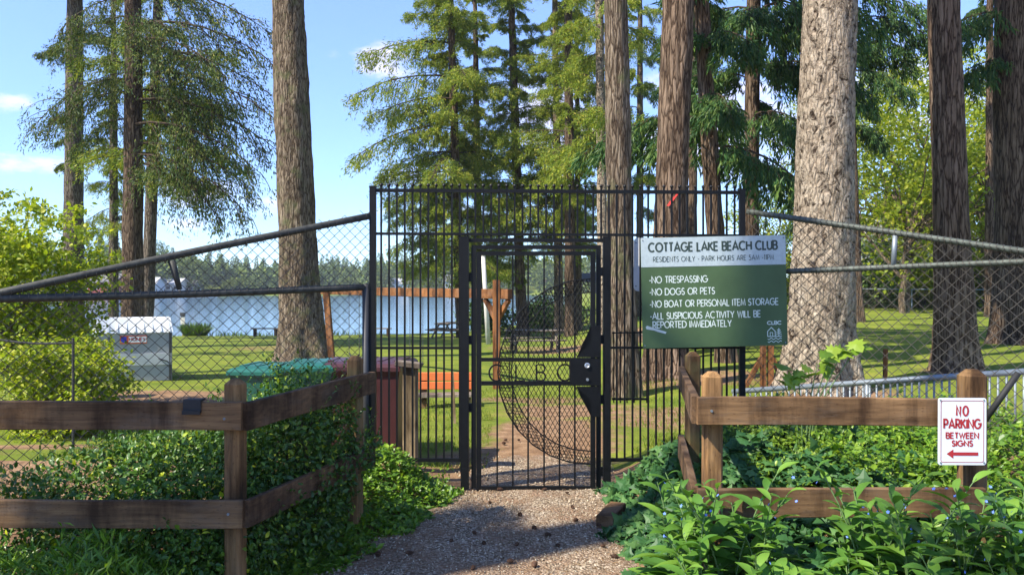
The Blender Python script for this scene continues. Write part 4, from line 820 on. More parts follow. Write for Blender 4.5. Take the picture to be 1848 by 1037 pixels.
# ------------------------------------------------------------------ wooden rail fences
def post(mb, x, y, z0, z1, w, rz=0.0):
    """square post with a bevelled top"""
    c, s = math.cos(rz), math.sin(rz); b = w * .13; V = []
    for z, k in ((z0, 1), (z1 - w * .30, 1), (z1, .42)):
        h = w / 2 * k; e = b * k; V += [(x + c*a - s*q, y + s*a + c*q, z) for a, q in ((-h+e, -h), (h-e, -h), (h, -h+e), (h, h-e), (h-e, h), (-h+e, h), (-h, h-e), (-h, -h+e))]
    Q = [[i*8+j, i*8+(j+1) % 8, (i+1)*8+(j+1) % 8, (i+1)*8+j] for i in range(2) for j in range(8)]; T = [[16, 16+i, 17+i] for i in range(1, 7)]; mb.add(V, Q, T)
def wooden_fences():
    base = (-1.45, 4.3, 0); t = thing('wooden_fence', 'dark weathered two-rail wooden fence turning a corner left of the path', 'fence', base); pr = lambda mb, n, m, s=False, par=None: rel(mb.build(n, M[m], t, s), base)
    ang = -.25
    mb = MB(); post(mb, X(425, 4.32), 4.32, -.2, 1.24, .092, ang); pr(mb, 'post', 'woodZ')
    mb = MB(); post(mb, X(641, 5.66), 5.66, -.2, 1.25, .092, ang); pr(mb, 'post', 'woodZ')
    mb = MB(); post(mb, -3.9, 4.36, -.2, 1.24, .092, 0); pr(mb, 'post', 'woodZ')
    mb = MB(); plank(mb, (-4.1, 4.235, 1.058), (X(437, 4.235), 4.235, 1.052), .038, .146, 701); pr(mb, 'rail', 'woodX')
    mb = MB(); plank(mb, (-4.1, 4.235, .556), (X(439, 4.235), 4.235, .540), .038, .146, 702); pr(mb, 'rail', 'woodX')
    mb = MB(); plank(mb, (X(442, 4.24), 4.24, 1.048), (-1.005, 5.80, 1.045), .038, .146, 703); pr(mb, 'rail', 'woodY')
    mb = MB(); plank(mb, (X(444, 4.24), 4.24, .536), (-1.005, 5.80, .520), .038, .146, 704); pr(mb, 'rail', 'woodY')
    mb = MB(); cx0, cx1 = X(330, 4.2), X(362, 4.2); mb.beam((cx0, 4.206, 1.105), (cx1, 4.206, 1.105), .012, .06); mb.beam((cx0, 4.235, 1.139), (cx1, 4.235, 1.139), .066, .010); mb.beam((cx0, 4.192, 1.078), (cx1, 4.192, 1.078), .014, .02); pr(mb, 'rail_bracket', 'rubber')
    for px, py in ((405, 755), (412, 927)):
        mb = MB(); p = P(px, py, 4.215); mb.tube([p, p - (0, .006, 0)], .007, 8); pr(mb, 'bolt_head', 'galv')
    base = (1.1, 4.3, 0); t = thing('wooden_fence', 'tan two-rail wooden fence right of the path, carrying the no parking sign', 'fence', base); pr = lambda mb, n, m, s=False: rel(mb.build(n, M[m], t, s), base)
    mb = MB(); post(mb, X(1285, 4.36), 4.36, -.1, 1.275, .096, .05); pr(mb, 'post', 'woodZr')
    mb = MB(); post(mb, X(1250, 5.68), 5.68, -.1, 1.275, .092, .12); pr(mb, 'post', 'woodZ')
    mb = MB(); post(mb, X(1754, 4.33), 4.33, -.1, 1.29, .116, .0); pr(mb, 'post', 'woodZ')
    mb = MB(); plank(mb, (X(1258.5, 4.25), 4.25, 1.079), (X(1775, 4.25), 4.25, 1.071), .040, .146, 705); pr(mb, 'rail', 'woodXr')
    mb = MB(); plank(mb, (X(1258.5, 4.25), 4.25, .595), (X(1775, 4.25), 4.25, .595), .040, .146, 706); pr(mb, 'rail', 'woodX')
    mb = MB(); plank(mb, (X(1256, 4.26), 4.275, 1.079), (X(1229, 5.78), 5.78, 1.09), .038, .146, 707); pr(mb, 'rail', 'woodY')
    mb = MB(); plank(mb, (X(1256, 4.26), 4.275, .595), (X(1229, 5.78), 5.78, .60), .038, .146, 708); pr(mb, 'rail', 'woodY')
    for px, py in ((1284, 741), (1289, 904)):
        mb = MB(); p = P(px, py, 4.23); mb.tube([p, p - (0, .006, 0)], .007, 8); pr(mb, 'bolt_head', 'galv')
wooden_fences()

# ------------------------------------------------------------------ signs
def rounded(w, h, r, n=5):
    p = []
    for cx, cy, a in ((w/2-r, h/2-r, 0), (-w/2+r, h/2-r, 90), (-w/2+r, -h/2+r, 180), (w/2-r, -h/2+r, 270)): p += arc(cx, cy, r, r, a, a + 90, n)
    return p
def board(mb, o, r, u, n, pts, th):
    p = np.asarray(pts, float); k = len(p); A = o + p[:, :1] * r + p[:, 1:] * u; mb.add(np.vstack([A + n * 0, A - n * th]), [[i, k+i, k+(i+1) % k, (i+1) % k] for i in range(k)], [[0, i, i+1] for i in range(1, k-1)] + [[k, k+i+1, k+i] for i in range(1, k-1)])
def club_sign():
    d = 6.66; o = P(1289, 526, d); base = (o[0], o[1], o[2]); t = thing('club_sign', 'large green and pale grey beach club rules sign fixed to the iron fence', 'sign', base); pr = lambda mb, n, m: rel(mb.build(n, M[m], t), base)
    rl = math.radians(1.25); r = np.array([math.cos(rl), .02, math.sin(rl)]); r /= np.linalg.norm(r); u = np.array([-math.sin(rl), 0, math.cos(rl)]); n = -np.cross(u, r) if np.cross(u, r)[1] > 0 else np.cross(u, r)
    s = d / F; W, H = 263 * s, 199 * s
    mb = MB(); board(mb, o, r, u, n, rounded(W, H, .012, 3), .005); pr(mb, 'sign_board', 'sign_green')
    hb = 53 * s; yb = H/2 - hb; mb = MB(); board(mb, o + n * .0022, r, u, n, [(-W/2 + .001, yb), (W/2 - .001, yb), (W/2 - .001, H/2 - .001), (-W/2 + .001, H/2 - .001)], .002); pr(mb, 'header_band', 'sign_pale')
    # positions measured on the sign: x from its left edge and y from its top edge, as fractions
    fx = lambda v: -W/2 + v * W; fy = lambda v: H/2 - v * H
    pen = Pen(o, r, u, n, .0030); pen.text('COTTAGE LAKE BEACH CLUB', fx(.055), fy(.135), .092 * H, .0150, wid=.885 * W, sp=.20); pr(pen.mb, 'title_lettering', 'sign_dark')
    pen = Pen(o, r, u, n, .0030); pen.text('RESIDENTS ONLY - PARK HOURS ARE 5AM -11PM', fx(.085), fy(.223), .050 * H, .0050, wid=.83 * W, sp=.25); pr(pen.mb, 'hours_lettering', 'sign_dark')
    pen = Pen(o, r, u, n, .0012); k = .066 * H
    for txt, x, y, w in (('-NO TRESPASSING', .055, .415, .400), ('-NO DOGS OR PETS', .055, .524, .447), ('-NO BOAT OR PERSONAL ITEM STORAGE', .055, .634, .885), ('-ALL SUSPICIOUS ACTIVITY WILL BE', .055, .742, .760), ('REPORTED IMMEDIATELY', .073, .822, .540)): pen.text(txt, fx(x), fy(y), k, .0078, wid=w * W, sp=.2)
    pr(pen.mb, 'rules_lettering', 'sign_text')
    # club emblem: house, tree and waves under the letters
    pen = Pen(o, r, u, n, .0012); ex, ey = .862, .80; w_ = .0062; pen.text('CLBC', fx(ex), fy(.812), .036 * H, .0072, wid=.097 * W, sp=.15)
    E = lambda a, b: (fx(ex + a * .097), fy(.835 + b * .085))
    pen.stroke([E(0, .97), E(0, .42), E(.27, 0), E(.54, .42), E(.54, .97)], w_); pen.stroke([E(.18, .97), E(.18, .55), E(.36, .55), E(.36, .97)], w_ * .8); pen.stroke([E(0, .97), E(1, .97)], w_)
    pen.stroke([E(.80, .97), E(.80, .1)], w_)
    for yy, hw in ((.28, .12), (.50, .17), (.72, .2)): pen.stroke([E(.80 - hw, yy + .06), E(.80, yy - .10), E(.80 + hw, yy + .06)], w_ * .8)
    for yy in (1.22, 1.52): pen.stroke([E(i / 12, yy + .09 * math.sin(i * math.pi / 2)) for i in range(13)], w_ * .85)
    pr(pen.mb, 'club_emblem', 'sign_text')
    pen = Pen(o, r, u, n, .0020); pen.fill([(fx(.022), fy(.808)), (fx(.032), fy(.795)), (fx(.165), fy(.855)), (fx(.158), fy(.872)), (fx(.10), fy(.85)), (fx(.095), fy(.843)), (fx(.028), fy(.826))]); pr(pen.mb, 'scrape_mark', 'sign_pale')
    for a, b in ((-.485, .475), (.485, .475), (-.485, -.475), (.485, -.475)):
        mb = MB(); c = o + r * a * W + u * b * H; mb.tube([c, c + n * .005], .006, 8); pr(mb, 'bolt_head', 'galv')
    d = 7.05; o = P(1160, 477, d); t2 = thing('white_sign', 'plain white rounded sign peeking out left of the club sign behind the pickets', 'sign', tuple(o)); mb = MB(); board(mb, np.zeros(3), np.array([1., 0, 0]), np.array([0, 0, 1.]), np.array([0, -1., 0]), rounded(.165, .47, .045), .004); mb.build('sign_board', M['white'], t2)
    for z in (-.19, .19):
        for x in (-.06,): MB().tube([(x, 0, z), (x, -.005, z)], .006, 8).build('bolt_head', M['galv'], t2)
club_sign()
def parking_sign():
    d = 4.195; o = P(1736.5, 778, d); base = tuple(o); t = thing('parking_sign', 'white no parking sign with red letters and a red arrow on the right wooden post', 'sign', base)
    r = np.array([1., 0, -.004]); u = np.array([.004, 0, 1.]); n = np.array([0, -1., 0]); s = d / F; W, H = 87 * s, 121 * s; z = np.zeros(3)
    mb = MB(); board(mb, z, r, u, n, rounded(W, H, .013), .003); mb.build('sign_board', M['sign_white'], t)
    fx = lambda v: -W/2 + v * W; fy = lambda v: H/2 - v * H
    pen = Pen(z, r, u, n, .0012); b = rounded(W * .885, H * .915, .012, 4); pen.stroke(b + [b[0]], .0028)
    pen.text('NO', 0, fy(.275), .165 * H, .0098, wid=.235 * W, sp=.32, xs=.55, align='c'); pen.text('PARKING', 0, fy(.465), .160 * H, .0098, wid=.76 * W, sp=.25, align='c'); pen.text('BETWEEN', 0, fy(.610), .100 * H, .0070, wid=.67 * W, sp=.25, align='c'); pen.text('SIGNS', 0, fy(.725), .098 * H, .0070, wid=.42 * W, sp=.28, align='c')
    pen.mb.build('lettering', M['red'], t)
    pen = Pen(z, r, u, n, .0014); pen.fill([(fx(.175), fy(.832)), (fx(.315), fy(.765)), (fx(.315), fy(.902))]); pen.fill([(fx(.315), fy(.808)), (fx(.315), fy(.857)), (fx(.83), fy(.857)), (fx(.83), fy(.808))]); pen.mb.build('arrow', M['red'], t)
    for a, b2 in ((-.45, .465), (.45, .465), (.45, -.465), (-.45, -.465)): MB().tube([(a * W, 0, b2 * H), (a * W, -.003, b2 * H)], .0045, 8).build('screw', M['galv'], t)
parking_sign()

# ------------------------------------------------------------------ things on the lawn
def grey_box():
    x, y, z = on_ground(244, 17); t = thing('storage_box', 'large grey plastic box with a white lid standing on the left lawn', 'storage box', (x, y, z), .42); w, dp, h = 1.42, 1.1, 1.28
    z1 = Z(598, 17) - z; z2 = Z(573, 17) - z
    MB().box((0, 0, z1 * .5), (w, dp, z1)).build('body', M['greybox'], t)
    mb = MB(); V = [(-w/2 - .10, -dp/2 - .03, z1), (w/2 + .02, -dp/2 - .03, z1), (w/2 + .02, dp/2 + .03, z1), (-w/2 - .10, dp/2 + .03, z1)]; mb.add(V + [(a * .93, b * .8, z2 - .0 + .0) for a, b, c in V], [[0, 1, 5, 4], [1, 2, 6, 5], [2, 3, 7, 6], [3, 0, 4, 7], [4, 5, 6, 7], [3, 2, 1, 0]])
    for q in range(9): xx = -w/2 + .05 + q * (w - .1) / 8; mb.beam((xx, -dp/2 - .034, z1 + .02), (xx * .93, -dp/2 * .8 - .006, z2), .035, .02, (0, -1, .3))
    mb.build('lid', M['white'], t)
    MB().box((.13, -dp/2 - .012, z1 * .45), (w * .80, .024, .24)).build('pale_band', M['greyband'], t)
    MB().box((w/2 - .035, -dp/2 - .012, z1 * .5), (.05, .024, z1 * .98)).build('corner_strip', M['chain'], t)
    s = MB().box((-.02, -dp/2 - .008, z1 * .865), (.50, .016, .17)).build('sticker', M['sticker_red'], t); MB().box((-.20, -dp/2 - .019, z1 * .865), (.10, .006, .12)).build('blue_square', M['sticker_blue'], s); MB().box((.055, -dp/2 - .019, z1 * .865), (.33, .006, .12)).build('white_strip', M['white'], s)
    pen = Pen((-.10, -dp/2 - .0222, z1 * .835), (1, 0, 0), (0, 0, 1), (0, -1, 0), .001); pen.text('HONEY', .0, 0, .075, .014, wid=.30, sp=.25); pen.mb.build('lettering', M['red'], s)
    MB().tube([(w/2 - .26, -dp/2 - .03, .46), (w/2 - .10, -dp/2 - .03, .40), (w/2 - .06, -dp/2 - .03, .36)], .012, 6).build('handle', M['chain'], t)
grey_box()
def wheelie_bin(label, loc, rz, body, lid, h=1.0, w=.55):
    t = thing('wheelie_bin', label, 'bin', loc, rz, 'wheeled bins lined up inside the fence'); mb = MB(); dp = .68; V = []
    for z, k in ((.06, .78), (.72 * h, .95), (.88 * h, 1.0), (.93 * h, 1.05)): V += [(-w/2*k, -dp/2*k, z), (w/2*k, -dp/2*k, z), (w/2*k, dp/2*k, z), (-w/2*k, dp/2*k, z)]
    mb.add(V, [[i*4+j, i*4+(j+1) % 4, (i+1)*4+(j+1) % 4, (i+1)*4+j] for i in range(3) for j in range(4)] + [[3, 2, 1, 0]]); mb.build('body', M[body], t)
    mb = MB(); V = []
    for z, k, s in ((.93 * h, 1.12, 0), (.965 * h, 1.12, 0), (.995 * h, 1.0, 0), (1.01 * h, .7, 0)): V += [(-w/2*k, -dp/2*k, z), (w/2*k, -dp/2*k, z), (w/2*k, dp/2*k, z), (-w/2*k, dp/2*k, z)]
    mb.add(V, [[i*4+j, i*4+(j+1) % 4, (i+1)*4+(j+1) % 4, (i+1)*4+j] for i in range(3) for j in range(4)] + [[12, 13, 14, 15], [3, 2, 1, 0]])
    for x in (-.16, 0, .16): mb.beam((x, -dp * .33, 1.008 * h), (x, dp * .33, 1.008 * h), .05, .018)
    mb.build('lid', M[lid], t)
    MB().tube([(-w*.45, dp * .55, .93*h), (-w*.45, dp*.64, .95*h), (w*.45, dp*.64, .95*h), (w*.45, dp*.55, .93*h)], .014, 8).build('handle', M[lid], t)
    for s in (-1, 1): MB().tube([(s * w * .40, dp * .40, .13), (s * w * .48, dp * .40, .13)], .13, 16).build('wheel', M['rubber'], t)
    return t
wheelie_bin('bright green lidded bin, right one of the two green bins behind the left fence', (X(562, 8.1), 8.1, gz1(X(562, 8.1), 8.1) - .07), .12, 'bin_dgreen', 'bin_green', .99, .45)
wheelie_bin('bright green lidded bin, left one of the two green bins behind the left fence', (X(478, 8.2), 8.25, gz1(X(478, 8.2), 8.2) - .10), -.1, 'bin_dgreen', 'bin_green', .98, .45)
wheelie_bin('maroon bin between the green bins and the fence corner post', (X(630, 8.1), 8.15, gz1(X(630, 8), 8.1) - .07), .05, 'bin_red', 'bin_red', 1.0, .40)
wheelie_bin('tall maroon bin with a grey-edged lid beside the wooden post at the iron fence', (X(695, 7.75), 7.8, gz1(X(703, 7.7), 7.7) - .06), -.1, 'bin_red', 'bin_red', 1.0, .42)
def small_wood():
    x, y = X(741, 7.36), 7.36; t = thing('wooden_post', 'tan wooden post with a flat weathered cap board beside the maroon bin', 'post', (x, y, 0)); mb = MB(); post(mb, 0, 0, -.1, 1.05, .135); mb.build('shaft', M['oldpost'], t); MB().beam((-.13, -.02, Z(660, 7.36) + .03), (.10, -.02, Z(663, 7.36) + .02), .18, .045, bev=.006).build('cap_board', M['greywood'], t)
    x, y, z = on_ground(800, 12.2); t = thing('bench', 'low orange plank bench on the lawn left of the gate', 'bench', (x, y, z), .02); z = -z
    for i, (a, b) in enumerate(((674, 689), (691, 705))): MB().beam((X(752, 12) - x, 0, Z((a+b)/2, 12) + z), (X(853, 12) - x, 0, Z((a+b)/2, 12) + z), .05, (b - a) / F * 12, bev=.006).build('plank', M['orange'], t)
    MB().beam((X(752, 12) - x, -.16, Z(713, 12) + z), (X(853, 12) - x, -.16, Z(712, 12) + z), .30, .04).build('seat', M['greywood'], t)
    for px in (762, 843): MB().box((X(px, 12) - x, .05, .22), (.09, .06, .46)).build('leg', M['woodZ'], t); MB().box((X(px, 12) - x, -.18, .06), (.09, .09, .16)).build('leg', M['woodZ'], t)
    x, y, z = on_ground(821, 10.6); t = put(MB().beam((0, 0, -.05), (-.035, 0, .66), .035, .022).build('stake', M['oldpost']), 'pale wooden stake leaning in the lawn in front of the orange bench', 'stake'); t.location = (x, y, z)
    x, y, z = on_ground(1597, 13.5); t = put(MB().beam((0, 0, -.1), (0.01, 0, .60), .06, .05).build('stake', M['cedarpost']), 'short tan wooden stake in the right lawn between the two big trunks', 'stake'); t.location = (x, y, z)
    # cut timber at the path edge
    t = put(MB().beam((0, 0, 0), (.14, .33, .012), .125, .085, bev=.006).build('timber_block', M['woodXr']), 'cut tan timber block lying at the right edge of the gravel path', 'timber block'); t.location = (X(1089, 5.85), 5.78, .047)
    # white pole, small post with signboard
    x, y, z = on_ground(882, 33); t = thing('pole', 'pale leaning pole on the lawn left of the swing post', 'pole', (x, y, z)); top = P(872, 462, 33); MB().tube([(0, 0, -.2), (top[0] - x, 0, top[2] - z)], [.105, .085], 12).build('shaft', M['offwhite'], t, True); MB().tube([(top[0] - x, 0, top[2] - z), (top[0] - x, 0, top[2] - z + .06)], .10, 10).build('pole_cap', M['offwhite'], t)
    x, y, z = on_ground(331, 44); t = thing('shore_post', 'thin wooden post with a small board at the waterline right of the grey box', 'post', (x, y, z)); MB().tube([(0, 0, -.4), (0, 0, Z(565, 44) - z)], .07, 8).build('shaft', M['oldpost'], t); MB().box((.0, -.09, Z(578, 44) - z), (.24, .05, .42)).build('board', M['offwhite'], t); MB().box((0, -.09, Z(567, 44) - z), (.26, .12, .2)).build('post_cap', M['chain'], t)
    x, y, z = on_ground(84, 13); t = thing('box', 'black box on a stand beside the sunny shrubs at left', 'box', (x, y, z)); MB().box((0, 0, Z(575, 13) - z), (.36, .34, .26)).build('body', M['rubber'], t); MB().box((0, 0, Z(561, 13) - z), (.39, .37, .03)).build('lid', M['chain'], t); MB().tube([(0, 0, -.1), (0, 0, Z(590, 13) - z)], .04, 8).build('stand', M['chain'], t)
    t = thing('cable_fence', 'sagging rusty cable strung between short posts at the far left', 'fence', (X(60, 8.4), 8.4, 0)); a = P(-60, 600, 8.2) - np.array(t.location); b = P(132, 618, 8.4) - np.array(t.location)
    MB().tube([a + (b - a) * f - np.array([0, 0, .05 * math.sin(f * 3.14)]) for f in np.linspace(0, 1, 9)], .012, 6).build('cable', M['pipe'], t)
    for p in (a, b): MB().tube([(p[0], p[1], -.1), (p[0], p[1], p[2] + .05)], .014, 8).build('post', M['pipe'], t)
    # ribbon tied on the trunk
    x, y = X(1207, 15), 15 - .31; t = put(MB().add([(-.10, 0, -.14), (-.05, -.01, -.14), (.13, .0, .10), (.10, .01, .14)], [[0, 1, 2, 3]]).add([(-.10, .01, -.14), (-.05, .0, -.14), (.13, .01, .10), (.10, .02, .14)], [[3, 2, 1, 0]]).build('ribbon', M['ribbon']), 'red ribbon tied on the thick red-brown trunk above the sign', 'ribbon'); t.location = (x, y, Z(361, 15))
small_wood()
def swing_set():
    l = on_ground(592, 20.5); r = on_ground(896.5, 15); base = (r[0], r[1], 0); t = thing('swing_set', 'orange-brown timber swing frame with a long beam between the lake and the gate', 'swing set', base); pr = lambda mb, n, m, s=False: rel(mb.build(n, M[m], t, s), base)
    zb = Z(530, 15.3); L3 = np.array([l[0], l[1], zb + .04]); R3 = np.array([r[0], r[1], zb]); d = (R3 - L3) / np.linalg.norm(R3 - L3)
    mb = MB(); mb.beam(L3 - d * .3, R3 + d * .42, .13, .185, bev=.008); pr(mb, 'beam', 'cedarwood')
    mb = MB(); mb.beam((r[0], r[1] - .14, r[2] - .2), (r[0], r[1] - .14, zb + .26), .14, .14, (0, 1, 0), .008); pr(mb, 'post', 'cedarpost')
    for s in (-1, 1): mb = MB(); mb.beam(np.array([r[0], r[1] - .02, zb - .46]) + d * .04 * s, R3 + d * .36 * s - (0, .0, .1), .07, .08); pr(mb, 'brace', 'cedarpost')
    for s in (-1,): mb = MB(); mb.beam((l[0] + .20, l[1] - .35, l[2] - .1), (l[0] - .02, l[1] - .15, zb + .1), .15, .15, (0, 1, 0), .008); pr(mb, 'leg', 'cedarpost')
    return t, L3, R3, d
_sw, L3, R3, dsw = swing_set()
for f, lab in ((.60, 'black swing seat on two chains, the one hanging nearer the gate'), (.20, 'black swing seat on two chains beside the massive brown trunk')):
    c = L3 + (R3 - L3) * f; t = thing('swing', lab, 'swing', tuple(c - np.array([0, 0, .09])), math.atan2(dsw[1], dsw[0])); ln = 1.42
    for s in (-1, 1):
        mb = MB()
        for q in range(44): mb.tube([(s * .26, .006 * (q % 2), -q * ln / 44), (s * .26, -.006 * (q % 2), -(q + .85) * ln / 44)], .008 if q % 2 else .011, 4)
        mb.build('chain', M['chain'], t)
    MB().tube([(-.26, 0, -ln), (-.15, 0, -ln - .07), (.15, 0, -ln - .07), (.26, 0, -ln)], .022, 8).build('seat', M['rubber'], t)
def right_frame():
    x, y, z = on_ground(1384, 13.0); t = thing('braced_trestle', 'orange-brown braced timber posts beside the huge pale trunk', 'trestle', (x, y, z)); h = Z(560, 13) - z
    for dx in (-.06, .06): MB().beam((dx, 0, -.2), (dx, 0, h), .085, .085, (0, 1, 0), .005).build('post', M['cedarpost'], t)
    for s in (-1, 1): MB().beam((s * .36, .1, -.05), (s * .09, .0, .50), .07, .07, (0, 1, 0)).build('brace', M['cedarpost'], t)
    MB().beam((-.75, .13, h - .06), (.7, .13, h - .06), .1, .14).build('beam', M['cedarwood'], t)
right_frame()
def picnic_tables():
    def make():
        t = thing('picnic_table', '', 'picnic table')
        mb = MB(); [mb.beam((-.95, y, .74), (.95, y, .74), .135, .04, bev=.004) for y in (-.30, -.15, 0, .15, .30)]; mb.build('table_top', M['greywood'], t)
        for s in (-1, 1): mb = MB(); [mb.beam((-.95, s * y, .44), (.95, s * y, .44), .135, .04, bev=.004) for y in (.62, .77)]; mb.build('bench_seat', M['greywood'], t)
        for s in (-1, 1): mb = MB(); mb.beam((s * .7, -.62, -.02), (s * .7, -.18, .72), .06, .09, (1, 0, 0)); mb.beam((s * .7, .62, -.02), (s * .7, .18, .72), .06, .09, (1, 0, 0)); mb.beam((s * .68, -.8, .40), (s * .68, .8, .40), .04, .09); mb.beam((s * .68, -.36, .70), (s * .68, .36, .70), .04, .07); mb.build('leg_frame', M['greywood'], t)
        return t
    proto = None
    for px, d, rz, lab in ((964, 27, .15, 'weathered picnic table on the lawn seen through the gate mesh'), (808, 40, 1.3, 'picnic table near the shore between the swing chains'), (1252, 19, .4, 'picnic table below the club sign behind the corner post')):
        o = proto if proto is None else copy_tree(proto)
        if o is None: o = proto = make()
        o.location = on_ground(px, d); o.rotation_euler = (0, 0, rz); o["label"] = lab; o["group"] = 'picnic tables on the lawn'
picnic_tables()
for px, lab in ((681, 'low plank bench at the water edge left of the iron fence corner'), (479, 'low plank bench at the water edge beside the massive trunk')):
    t = thing('bench', lab, 'bench', on_ground(px, 42.5)); mb = MB(); [mb.beam((-.75, y, .40), (.75, y, .40), .16, .05) for y in (-.1, .1)]; mb.build('seat', M['greywood'], t)
    for q in (-.55, .55): MB().box((q, 0, .16), (.09, .34, .42)).build('leg', M['twig'], t)
def pavilion():
    x, y, z = on_ground(1078, 46); t = thing('pavilion', 'small grey-roofed shelter with a railing behind the trunks at the gate', 'shelter', (x, y, z)); zt = Z(508, 46) - z
    V = [(-1.8, -1.4, zt), (1.8, -1.4, zt), (1.8, 1.4, zt), (-1.8, 1.4, zt), (-1.2, 0, zt + .5), (1.2, 0, zt + .5)]; MB().add(V, [[0, 1, 5, 4], [2, 3, 4, 5], [3, 2, 1, 0]], [[1, 2, 5], [3, 0, 4]]).build('roof', M['roof'], t)
    for a in (-1.5, 1.5):
        for b in (-1.1, 1.1): MB().beam((a, b, -.3), (a, b, zt), .13, .13, (0, 1, 0)).build('post', M['woodZ'], t)
    mb = MB(); mb.beam((-1.5, -1.12, .95), (1.5, -1.12, .95), .06, .08); mb.beam((-1.5, -1.12, .2), (1.5, -1.12, .2), .05, .06)
    for q in range(17): mb.beam((-1.4 + q * .175, -1.12, .2), (-1.4 + q * .175, -1.12, .95), .04, .04, (0, 1, 0))
    mb.build('railing', M['chain'], t)
pavilion()
house('pale blue-grey house with a light roof behind the maples at right', (X(1625, 58), 58, gz1(X(1625, 58), 58)), 7.5, 7, Z(440, 58) - gz1(X(1625, 58), 58), 1.9, 'siding', 'roof_pale', 4)
def van():
    x, y, z = on_ground(1775, 50); t = thing('van', 'white van parked behind the far fence between the two dark trunks', 'van', (x, y, z + .05), .15); prof = [(-2.4, .35), (2.45, .35), (2.5, .95), (2.3, 1.15), (1.75, 1.3), (1.2, 2.1), (.9, 2.2), (-2.3, 2.2), (-2.42, 2.0)]
    mb = MB(); n = len(prof); V = [(a, -.95, b) for a, b in prof] + [(a, .95, b) for a, b in prof]; mb.add(V, [[i, (i+1) % n, n+(i+1) % n, n+i] for i in range(n)], [[0, i, i+1] for i in range(1, n-1)] + [[n, n+i+1, n+i] for i in range(1, n-1)]); mb.build('body', M['white'], t)
    for a in (-1.5, -.5, .6): MB().box((a, -.955, 1.72), (.8, .02, .5)).build('window', M['glass'], t)
    for a in (-1.5, 1.6):
        for s in (-1, 1): MB().tube([(a, s * .78, .33), (a, s * .98, .33)], .34, 18).build('wheel', M['rubber'], t)
    MB().box((2.48, 0, .55), (.12, 1.8, .25)).build('bumper', M['chain'], t)
    for s in (-1, 1): MB().box((2.49, s * .7, .85), (.06, .3, .18)).build('headlight', M['steel'], t)
van()

# ------------------------------------------------------------------ plants in front
def blobs_leaves(mb, rng, blobs, n, size, tmpl, up=.55, shell=.35, hang=-.1, wmul=1.0):
    B = np.array(blobs, float); vol = B[:, 3] * B[:, 4] + B[:, 3] * B[:, 5] + B[:, 4] * B[:, 5]; ci = rng.choice(len(B), n, p=vol / vol.sum())
    u = rv(n, rng); r = 1 - shell * rng.uniform(0, 1, (n, 1)) ** 1.6
    lump = 1 + .16 * np.sin(u[:, :1] * 7 + ci[:, None]) * np.sin(u[:, 1:2] * 6 + 2 * ci[:, None]) * np.cos(u[:, 2:] * 8)
    Pn = B[ci, :3] + u * r * lump * B[ci, 3:6]; Pn += rng.normal(0, .02, Pn.shape)
    ok = Pn[:, 2] > gz(Pn[:, 0], Pn[:, 1]) - .01; Pn = Pn[ok]; u = u[ok]; m = len(Pn)
    D = u * .7 + rv(m, rng) * .8 + np.array([0, 0, hang]); Nn = u * .6 + np.array([0, 0, up]) + rv(m, rng) * .55; ls = size * rng.uniform(.4, 1.45, m)
    scatter(mb, tmpl[0], tmpl[1], Pn, frames(D, Nn), np.stack([ls, ls * wmul, ls], 1))
def stems_to(mb, rng, roots, blobs, per=5, r=.007):
    for b in blobs:
        for q in range(per):
            ro = np.asarray(roots[rng.integers(0, len(roots))], float); e = np.array(b[:3]) + rv(1, rng)[0] * np.array(b[3:6]) * .85; s = np.linspace(0, 1, 6)[:, None]
            mb.tube(ro + (e - ro) * s + np.array([0, 0, 1.]) * np.sin(s * 3.14) * .12 + rng.normal(0, .015, (6, 3)), np.linspace(r, r * .3, 6), 4, False)
rg = np.random.default_rng(5)
# the dark shrub behind the left wooden fence
bl = []
for x, y, z, a, b, c in ((-2.45, 4.85, .48, .55, .40, .30), (-1.95, 4.75, .58, .42, .36, .32), (-1.60, 4.85, .52, .34, .34, .36), (-2.9, 4.8, .36, .42, .36, .28), (-1.42, 5.15, .62, .30, .34, .36), (-1.28, 5.35, .50, .24, .30, .42), (-1.75, 5.2, .78, .26, .3, .22),
                        (-2.2, 5.05, .66, .4, .35, .24), (-1.55, 4.6, .38, .3, .25, .34), (-2.1, 4.5, .30, .5, .25, .28), (-1.28, 5.6, .42, .2, .22, .34), (-1.38, 5.0, .28, .3, .4, .3), (-1.55, 5.3, .98, .12, .14, .16), (-1.46, 5.45, .84, .2, .2, .2), (-1.5, 4.45, .28, .16, .12, .28), (-1.7, 4.3, .26, .16, .12, .26), (-2.0, 4.25, .14, .3, .18, .2), (-1.36, 5.25, 1.04, .16, .2, .16), (-1.2, 5.5, .92, .14, .16, .18), (-1.03, 5.6, .60, .10, .18, .12), (-1.3, 5.05, .90, .14, .2, .16), (-1.62, 4.9, .86, .2, .2, .14)):
    bl.append((x, y, z, a, b, c))
t = thing('shrub', 'dark glossy small-leaved shrub spreading behind and through the left wooden fence', 'shrub', (-1.9, 4.8, 0)); mb = MB(); blobs_leaves(mb, rg, bl, 34000, .036, LEAF_OVATE_T, .6, .5, 0, 1.15)
